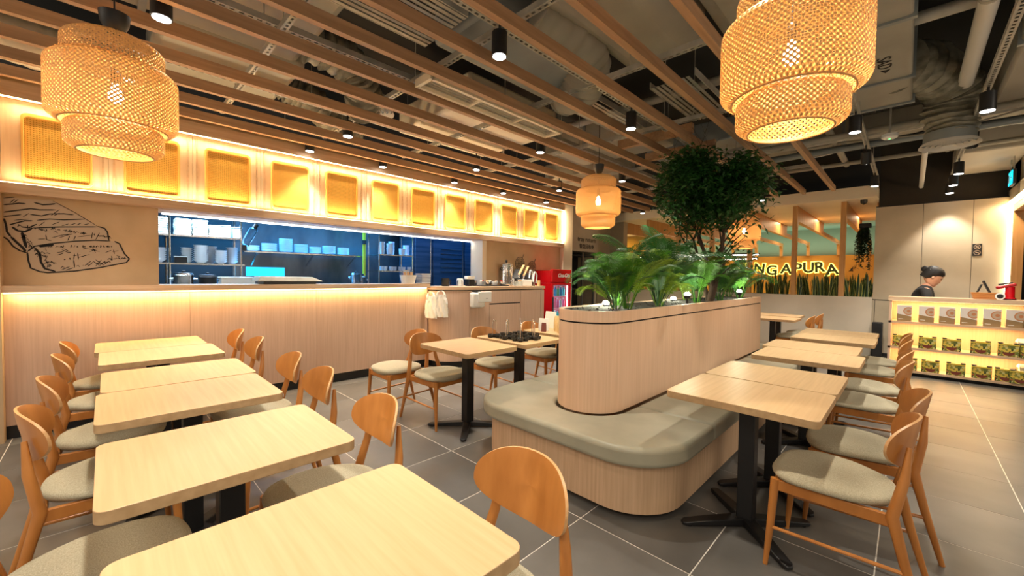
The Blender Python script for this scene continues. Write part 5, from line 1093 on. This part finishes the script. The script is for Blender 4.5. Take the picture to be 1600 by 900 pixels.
def card(loc, label):
    t = thing('food_box', label, 'box', loc, 0, 'boxes with a bowl picture on the top display shelf'); w_, h = .078, .235
    MB().box(-w_, w_, -.02, .02, 0, h).build('box_body', 'greyp', t, smooth=False)
    MB().add([(-w_, -.021, 0), (w_, -.021, 0), (w_, -.021, .07), (.02, -.021, .085), (-w_, -.021, .105)], [(0, 1, 2, 3, 4)]).build('lower_print', 'brownp', t, smooth=False)
    def clip(c, r, y, n=24): return [(min(w_, c[0] + r * cos(2 * pi * k / n)), y, c[1] + r * sin(2 * pi * k / n)) for k in range(n)]
    MB().add(clip((.045, .15), .058, -.0215), [tuple(range(24))]).build('bowl_print', 'orangep', t, smooth=False)
    MB().add(clip((.045, .15), .046, -.022), [tuple(range(24))]).build('soup_print', 'pale', t, smooth=False)
    MB().add(clip((.045, .15), .02, -.0225), [tuple(range(24))]).build('topping_print', 'orangep', t, smooth=False)
    MB().box(-.062, -.01, -.0222, -.021, .028, .034).build('small_line_print', 'paper', t, smooth=False); return t
cx = [-.035, .193, .396, .597, .804, 1.0, 1.14]
cf = card((cx[0], 8.33, .796), 'grey box with a bowl picture, first from the left on the top shelf')
for i in range(1, 7): dup(cf, (cx[i], 8.33, .796), 0, 'grey box with a bowl picture, %s from the left on the top shelf' % ORD[i])
def pack(loc, label, grp):
    t = thing('noodle_pack', label, 'pack', loc, 0, grp); w_, h = .09, .165
    b = MB(); b.add([(-w_, -.035, 0), (w_, -.035, 0), (w_, .035, 0), (-w_, .035, 0), (-w_ * .98, -.028, h), (w_ * .98, -.028, h), (w_ * .98, .028, h), (-w_ * .98, .028, h)], [(0, 3, 2, 1), (4, 5, 6, 7), (0, 1, 5, 4), (1, 2, 6, 5), (2, 3, 7, 6), (3, 0, 4, 7)]); b.build('pack_body', 'pack', t, bevel=.004)
    MB().box(-w_, w_, -.037, -.0345, h - .022, h - .004).build('top_band', 'gold', t, smooth=False)
    for s in (-1, 1): MB().box(s * w_ * .75 - .022, s * w_ * .75 + .022, -.03, .03, h, h + .014).build('clip', 'black', t, bevel=.003)
    n = 16; MB().add([(.052 * cos(pi + pi * k / n), -.0372, .055 + .045 * sin(pi + pi * k / n)) for k in range(n + 1)], [tuple(range(n + 1))]).build('bowl_print', 'maroon', t, smooth=False)
    return t
g1 = 'green-gold packs on the middle display shelf'; g2 = 'green-gold packs on the bottom display shelf'
xs1 = [-.06, .215, .45, .715, .955, 1.14]; xs2 = [.03, .255, .50, .735, .94, 1.06]
pf = pack((xs1[0], 8.33, .416), 'green-gold pack, first from the left on the middle shelf', g1)
for i in range(1, 6): dup(pf, (xs1[i], 8.33 - .03 * (i == 5), .416), 0, 'green-gold pack, %s from the left on the middle shelf' % ORD[i], g1)
for i in range(6): dup(pf, (xs2[i], 8.33 - .05 * (i == 5), .081), 0, 'green-gold pack, %s from the left on the bottom shelf' % ORD[i], g2)
for i, (x, z) in enumerate(((1.1, .60), (1.12, .27))):
    b_ = pouch((x, 8.42, z), .2, .07, .05, .05, 'paper', ['white paper packet at the right end of the middle shelf', 'white paper packet at the right end of the bottom shelf'][i], 'white packets on the display counter'); 
for i, (x, z) in enumerate(((1.1, .416), (1.12, .081))): 
    b_ = MB().box(-.06, .06, -.05, .05, 0, .183).build('storage_box', 'paper', bevel=.004); b_.location = (x, 8.42, z); tag(b_, ['white box under the paper packet on the middle shelf', 'white box under the paper packet on the bottom shelf'][i], 'box', 'white boxes on the display counter')
# things on the display counter
CZ = 1.156
t = thing('wooden_tray', 'reddish woven wooden basket tray on the display counter', 'basket', (.74, 8.42, CZ)); b = MB()
vs = []; 
for (w_, d_, z) in ((.10, .07, 0), (.125, .085, .09), (.115, .075, .09), (.09, .06, .01)): vs += [(-w_, -d_, z), (w_, -d_, z), (w_, d_, z), (-w_, d_, z)]
b.add(vs, [(3, 2, 1, 0), (12, 13, 14, 15)] + [(i * 4 + j, i * 4 + (j + 1) % 4, i * 4 + 4 + (j + 1) % 4, i * 4 + 4 + j) for i in range(3) for j in range(4)]); b.build('body', 'basket', t, bevel=.003)
for k in range(4): MB().box(-.105 - .006 * k, .105 + .006 * k, -.073 - .0045 * k - .003, -.073 - .0045 * k + .003, .012 + .022 * k, .026 + .022 * k).build('slat', 'basket', t, smooth=False)
t = thing('tablet_stand', 'black folding tablet stands leaning behind the wooden basket', 'tablet stand', (.72, 8.55, CZ)); MB().obox((-.07, 0, 0), (.0, 0, .20), .1, .015, (1, 0, .3)).build('left_board', 'black', t, bevel=.003); MB().obox((.09, 0, .05), (.01, 0, .25), .1, .02, (1, 0, .3)).build('right_board', 'black', t, bevel=.003)
MB().obox((-.07, -.05, .008), (.12, -.05, .008), .02, .016).build('base', 'black', t, bevel=.003)
t = thing('red_dispenser', 'glossy dark red dispenser on the display counter', 'dispenser', (.955, 8.42, CZ)); MB().lathe([(.055, 0), (.055, .02), (.045, .03), (.042, .17), (.05, .175)], n=20).build('body', 'red', t)
MB().obox((-.12, 0, .155), (.05, 0, .205), .09, .04).build('head', 'dred', t, bevel=.012); MB().obox((-.10, 0, .20), (.02, 0, .228), .06, .02).build('top_cover', 'black', t, bevel=.005); MB().lathe([(.06, 0), (.06, .012)], n=20).build('base_ring', 'black', t)
t = thing('sticker_roll', 'black and white roll lying beside the red dispenser', 'roll', (.865, 8.35, CZ + .045)); MB().tube([(0, -.02, 0), (0, .02, 0)], .045, 20).build('outer', 'wplast', t); MB().tube([(0, -.022, 0), (0, .022, 0)], .03, 16).build('core', 'black', t)
# plates on panels: no smoking sign
t = thing('prohibition_sign', 'small black wall plate with two round prohibition symbols', 'sign', (.755, 9.748, 1.9)); MB().box(-.05, .05, -.006, .002, -.095, .095).build('plate', 'black', t, smooth=False)
for i, z in enumerate((.045, -.045)):
    r = MB().tube([(.034 * cos(2 * pi * k / 24), -.008, z + .034 * sin(2 * pi * k / 24)) for k in range(25)], .0028, 6, cap=False).tube([(-.024, -.008, z + .024), (.024, -.008, z - .024)], .0028, 6).build('prohibition_ring', 'pale', t)
    MB().box(-.018, .018, -.0085, -.006, z - .006, z + .004).build('symbol', 'pale', t, smooth=False)
# ================================================================== PERSON
pr = thing('person', 'woman in black top with dark hair in a clip, looking down behind the display counter', 'person', (.15, 8.98, 0))
def skinned(name, mat, verts, edges, radii, parent, lev=2):
    me = bpy.data.meshes.new(name); me.from_pydata([tuple(v) for v in verts], edges, []); me.materials.append(M[mat])
    ob = bpy.data.objects.new(name, me); COL.objects.link(ob); ob.parent = parent
    sk = ob.modifiers.new('skin', 'SKIN'); 
    if not me.skin_vertices: 
        bm = bmesh.new(); bm.from_mesh(me); bm.verts.layers.skin.verify(); bm.to_mesh(me); bm.free()
    for i, r in enumerate(radii):
        sv = me.skin_vertices[0].data[i]; sv.radius = r if isinstance(r, tuple) else (r, r); sv.use_root = (i == 0)
    sk.use_smooth_shade = True
    s = ob.modifiers.new('sub', 'SUBSURF'); s.levels = lev; s.render_levels = lev
    return ob
# facing +X, head bowed; local z up
bv = [(0, 0, .88), (.0, 0, 1.02), (.01, 0, 1.16), (.035, 0, 1.27), (.06, 0, 1.335), (.085, 0, 1.37),
      (.04, -.15, 1.27), (.07, -.20, 1.05), (.22, -.18, .95), (.31, -.15, .96),
      (.04, .15, 1.27), (.07, .20, 1.05), (.22, .18, .95), (.31, .15, .96),
      (0, -.09, .80), (.03, -.10, .45), (0, -.10, .08), (.10, -.11, .03), (0, .09, .80), (.03, .10, .45), (0, .10, .08), (.10, .11, .03)]
be = [(0, 1), (1, 2), (2, 3), (3, 4), (4, 5), (3, 6), (6, 7), (7, 8), (8, 9), (3, 10), (10, 11), (11, 12), (12, 13), (0, 14), (14, 15), (15, 16), (16, 17), (0, 18), (18, 19), (19, 20), (20, 21)]
br = [(.14, .10), (.125, .09), (.14, .10), (.09, .07), (.045, .045), (.042, .042), .045, .042, .034, .026, .055, .042, .034, .026, .08, .055, .036, .03, .08, .055, .036, .03]
body = skinned('body', 'skin', bv, be, br, pr)
cv = [(0, 0, .86), (.0, 0, 1.02), (.008, 0, 1.16), (.03, 0, 1.265), (.05, 0, 1.315), (.038, -.15, 1.272), (.068, -.205, 1.08), (.038, .15, 1.272), (.068, .205, 1.08)]
skinned('shirt', 'cloth', cv, [(0, 1), (1, 2), (2, 3), (3, 4), (3, 5), (5, 6), (3, 7), (7, 8)], [(.155, .115), (.14, .105), (.155, .115), (.135, .10), (.062, .06), .068, .058, .068, .058], pr)
skinned('trousers', 'cloth', [(0, 0, .92), (0, -.09, .80), (.03, -.10, .45), (0, -.10, .1), (0, .09, .80), (.03, .10, .45), (0, .10, .1)], [(0, 1), (1, 2), (2, 3), (0, 4), (4, 5), (5, 6)], [(.15, .11), .095, .068, .055, .095, .068, .055], pr)
# head: shaped lofted rings in a local frame, bowed forward
def head():
    m = MB(); n = 28; prof = [(-.105, .035, .03, .045), (-.095, .055, .045, .04), (-.075, .070, .056, .02), (-.05, .080, .064, .006), (-.02, .088, .070, -.004), (.015, .094, .075, -.008), (.05, .094, .076, -.012), (.085, .082, .068, -.014), (.108, .058, .05, -.012), (.12, .025, .022, -.01)]
    vs = []
    for (z, a, b_, cx_) in prof:
        for k in range(n):
            t_ = 2 * pi * k / n; x = cx_ + a * cos(t_) * (1.0 if cos(t_) > 0 else 1.05); y = b_ * sin(t_)
            f_ = max(0, cos(t_)) ** 14
            if -.055 < z < .02: x += f_ * (.020 if -.04 < z < 0 else .006)       # nose
            if -.09 < z < -.06: x += max(0, cos(t_)) ** 8 * .006                   # lips
            if .0 < z < .03: x -= (max(0, cos(t_ - .45)) ** 20 + max(0, cos(t_ + .45)) ** 20) * .008   # eye sockets
            vs.append((x, y, z))
    k_ = len(prof); f = [(i * n + j, i * n + (j + 1) % n, (i + 1) * n + (j + 1) % n, (i + 1) * n + j) for i in range(k_ - 1) for j in range(n)] + [tuple(range(n - 1, -1, -1)), tuple(range((k_ - 1) * n, k_ * n))]
    m.add(vs, f); return m
hd = head().build('head', 'skin', pr, ang=80); hd.location = (.115, 0, 1.455); hd.rotation_euler = (0, radians(38), 0); hd.scale = (1.16, 1.16, 1.16); s_ = hd.modifiers.new('s', 'SUBSURF'); s_.levels = 1; s_.render_levels = 1
m = MB(); n = 26; vs = []; f = []
prof = [(-.06, .05, .062, -.058), (-.03, .072, .076, -.04), (.0, .088, .084, -.028), (.035, .10, .088, -.018), (.07, .103, .086, -.012), (.10, .085, .072, -.014), (.125, .05, .045, -.014), (.132, .01, .01, -.014)]
for (z, a, b_, cx_) in prof:
    for k in range(n):
        t_ = 2 * pi * k / n; fr_ = 1 + .03 * sin(9 * t_); m_x = cx_ + a * cos(t_) * fr_; vs.append((m_x, b_ * sin(t_) * fr_, z))
m.add(vs, [(i * n + j, i * n + (j + 1) % n, (i + 1) * n + (j + 1) % n, (i + 1) * n + j) for i in range(len(prof) - 1) for j in range(n)] + [tuple(range((len(prof) - 1) * n, len(prof) * n))])
hr = m.build('hair', 'hair', hd, ang=80); hr.location = (-.012, 0, .004)
MB().lathe([(.012, -.04), (.034, -.028), (.044, 0), (.036, .03), (.012, .042)], (-.125, 0, .035), 16).build('hair_bun', 'hair', hd)
MB().tube([(-.10, -.03, .09), (-.085, -.06, .06), (-.08, -.06, .02)], .008, 8).build('hair_clip', 'wplast', hd)
for s in (-1, 1):
    MB().lathe([(.004, -.018), (.013, -.01), (.015, .006), (.01, .02), (.002, .024)], (.0, s * .075, -.01), 12).build('ear', 'skin', hd)
    MB().lathe([(.002, -.005), (.008, 0), (.002, .005)], (.078, s * .03, .018), 10).build('eye', 'ink', hd)
MB().tube([(.075, -.02, -.068), (.084, 0, -.068), (.075, .02, -.068)], .004, 6).build('mouth', 'maroon', hd)
for s in (-1, 1):   # hands: palm, four unequal fingers and a thumb
    hv = [(.31, s * .15, .96), (.36, s * .145, .955)]; hvv = list(hv); he = [(0, 1)]; hr_ = [.022, .026]
    for k, (dy, L_) in enumerate(((-.03, .055), (-.01, .068), (.01, .064), (.028, .048))):
        b0 = len(hvv); hvv += [(.385, s * .145 + dy, .955), (.385 + L_ * .55, s * .145 + dy * 1.1, .95), (.385 + L_, s * .145 + dy * 1.15, .93)]; he += [(1, b0), (b0, b0 + 1), (b0 + 1, b0 + 2)]; hr_ += [.011, .009, .0075]
    b0 = len(hvv); hvv += [(.35, s * .115, .955), (.375, s * .095, .945)]; he += [(1, b0), (b0, b0 + 1)]; hr_ += [.011, .009]
    skinned('hand', 'skin', hvv, he, hr_, pr, 1)
# housings added above the hall fill lights, out of view
for i, (x, y, z, sx, sy) in enumerate(((.9, -1.6, 3.2, 2.2, 1.6), (2.9, 5.0, 3.2, 1.6, 3.4), (-3.0, -2.4, 3.1, 3.0, .8))):
    t = thing('fill_light_housing', ['added housing of the fill light behind the camera', 'added housing of the fill light out of view on the right', 'added housing of the fill light by the left end wall behind the camera'][i], 'light', (x, y, z), 0, 'added fill lights of the hall')
    MB().box(-sx / 2 - .03, sx / 2 + .03, -sy / 2 - .03, sy / 2 + .03, .01, .07).build('housing', 'white', t, smooth=False)
    MB().tube([(0, 0, .07), (0, 0, 3.9 - z)], .01, 6).build('hanger_rod', 'galv', t)
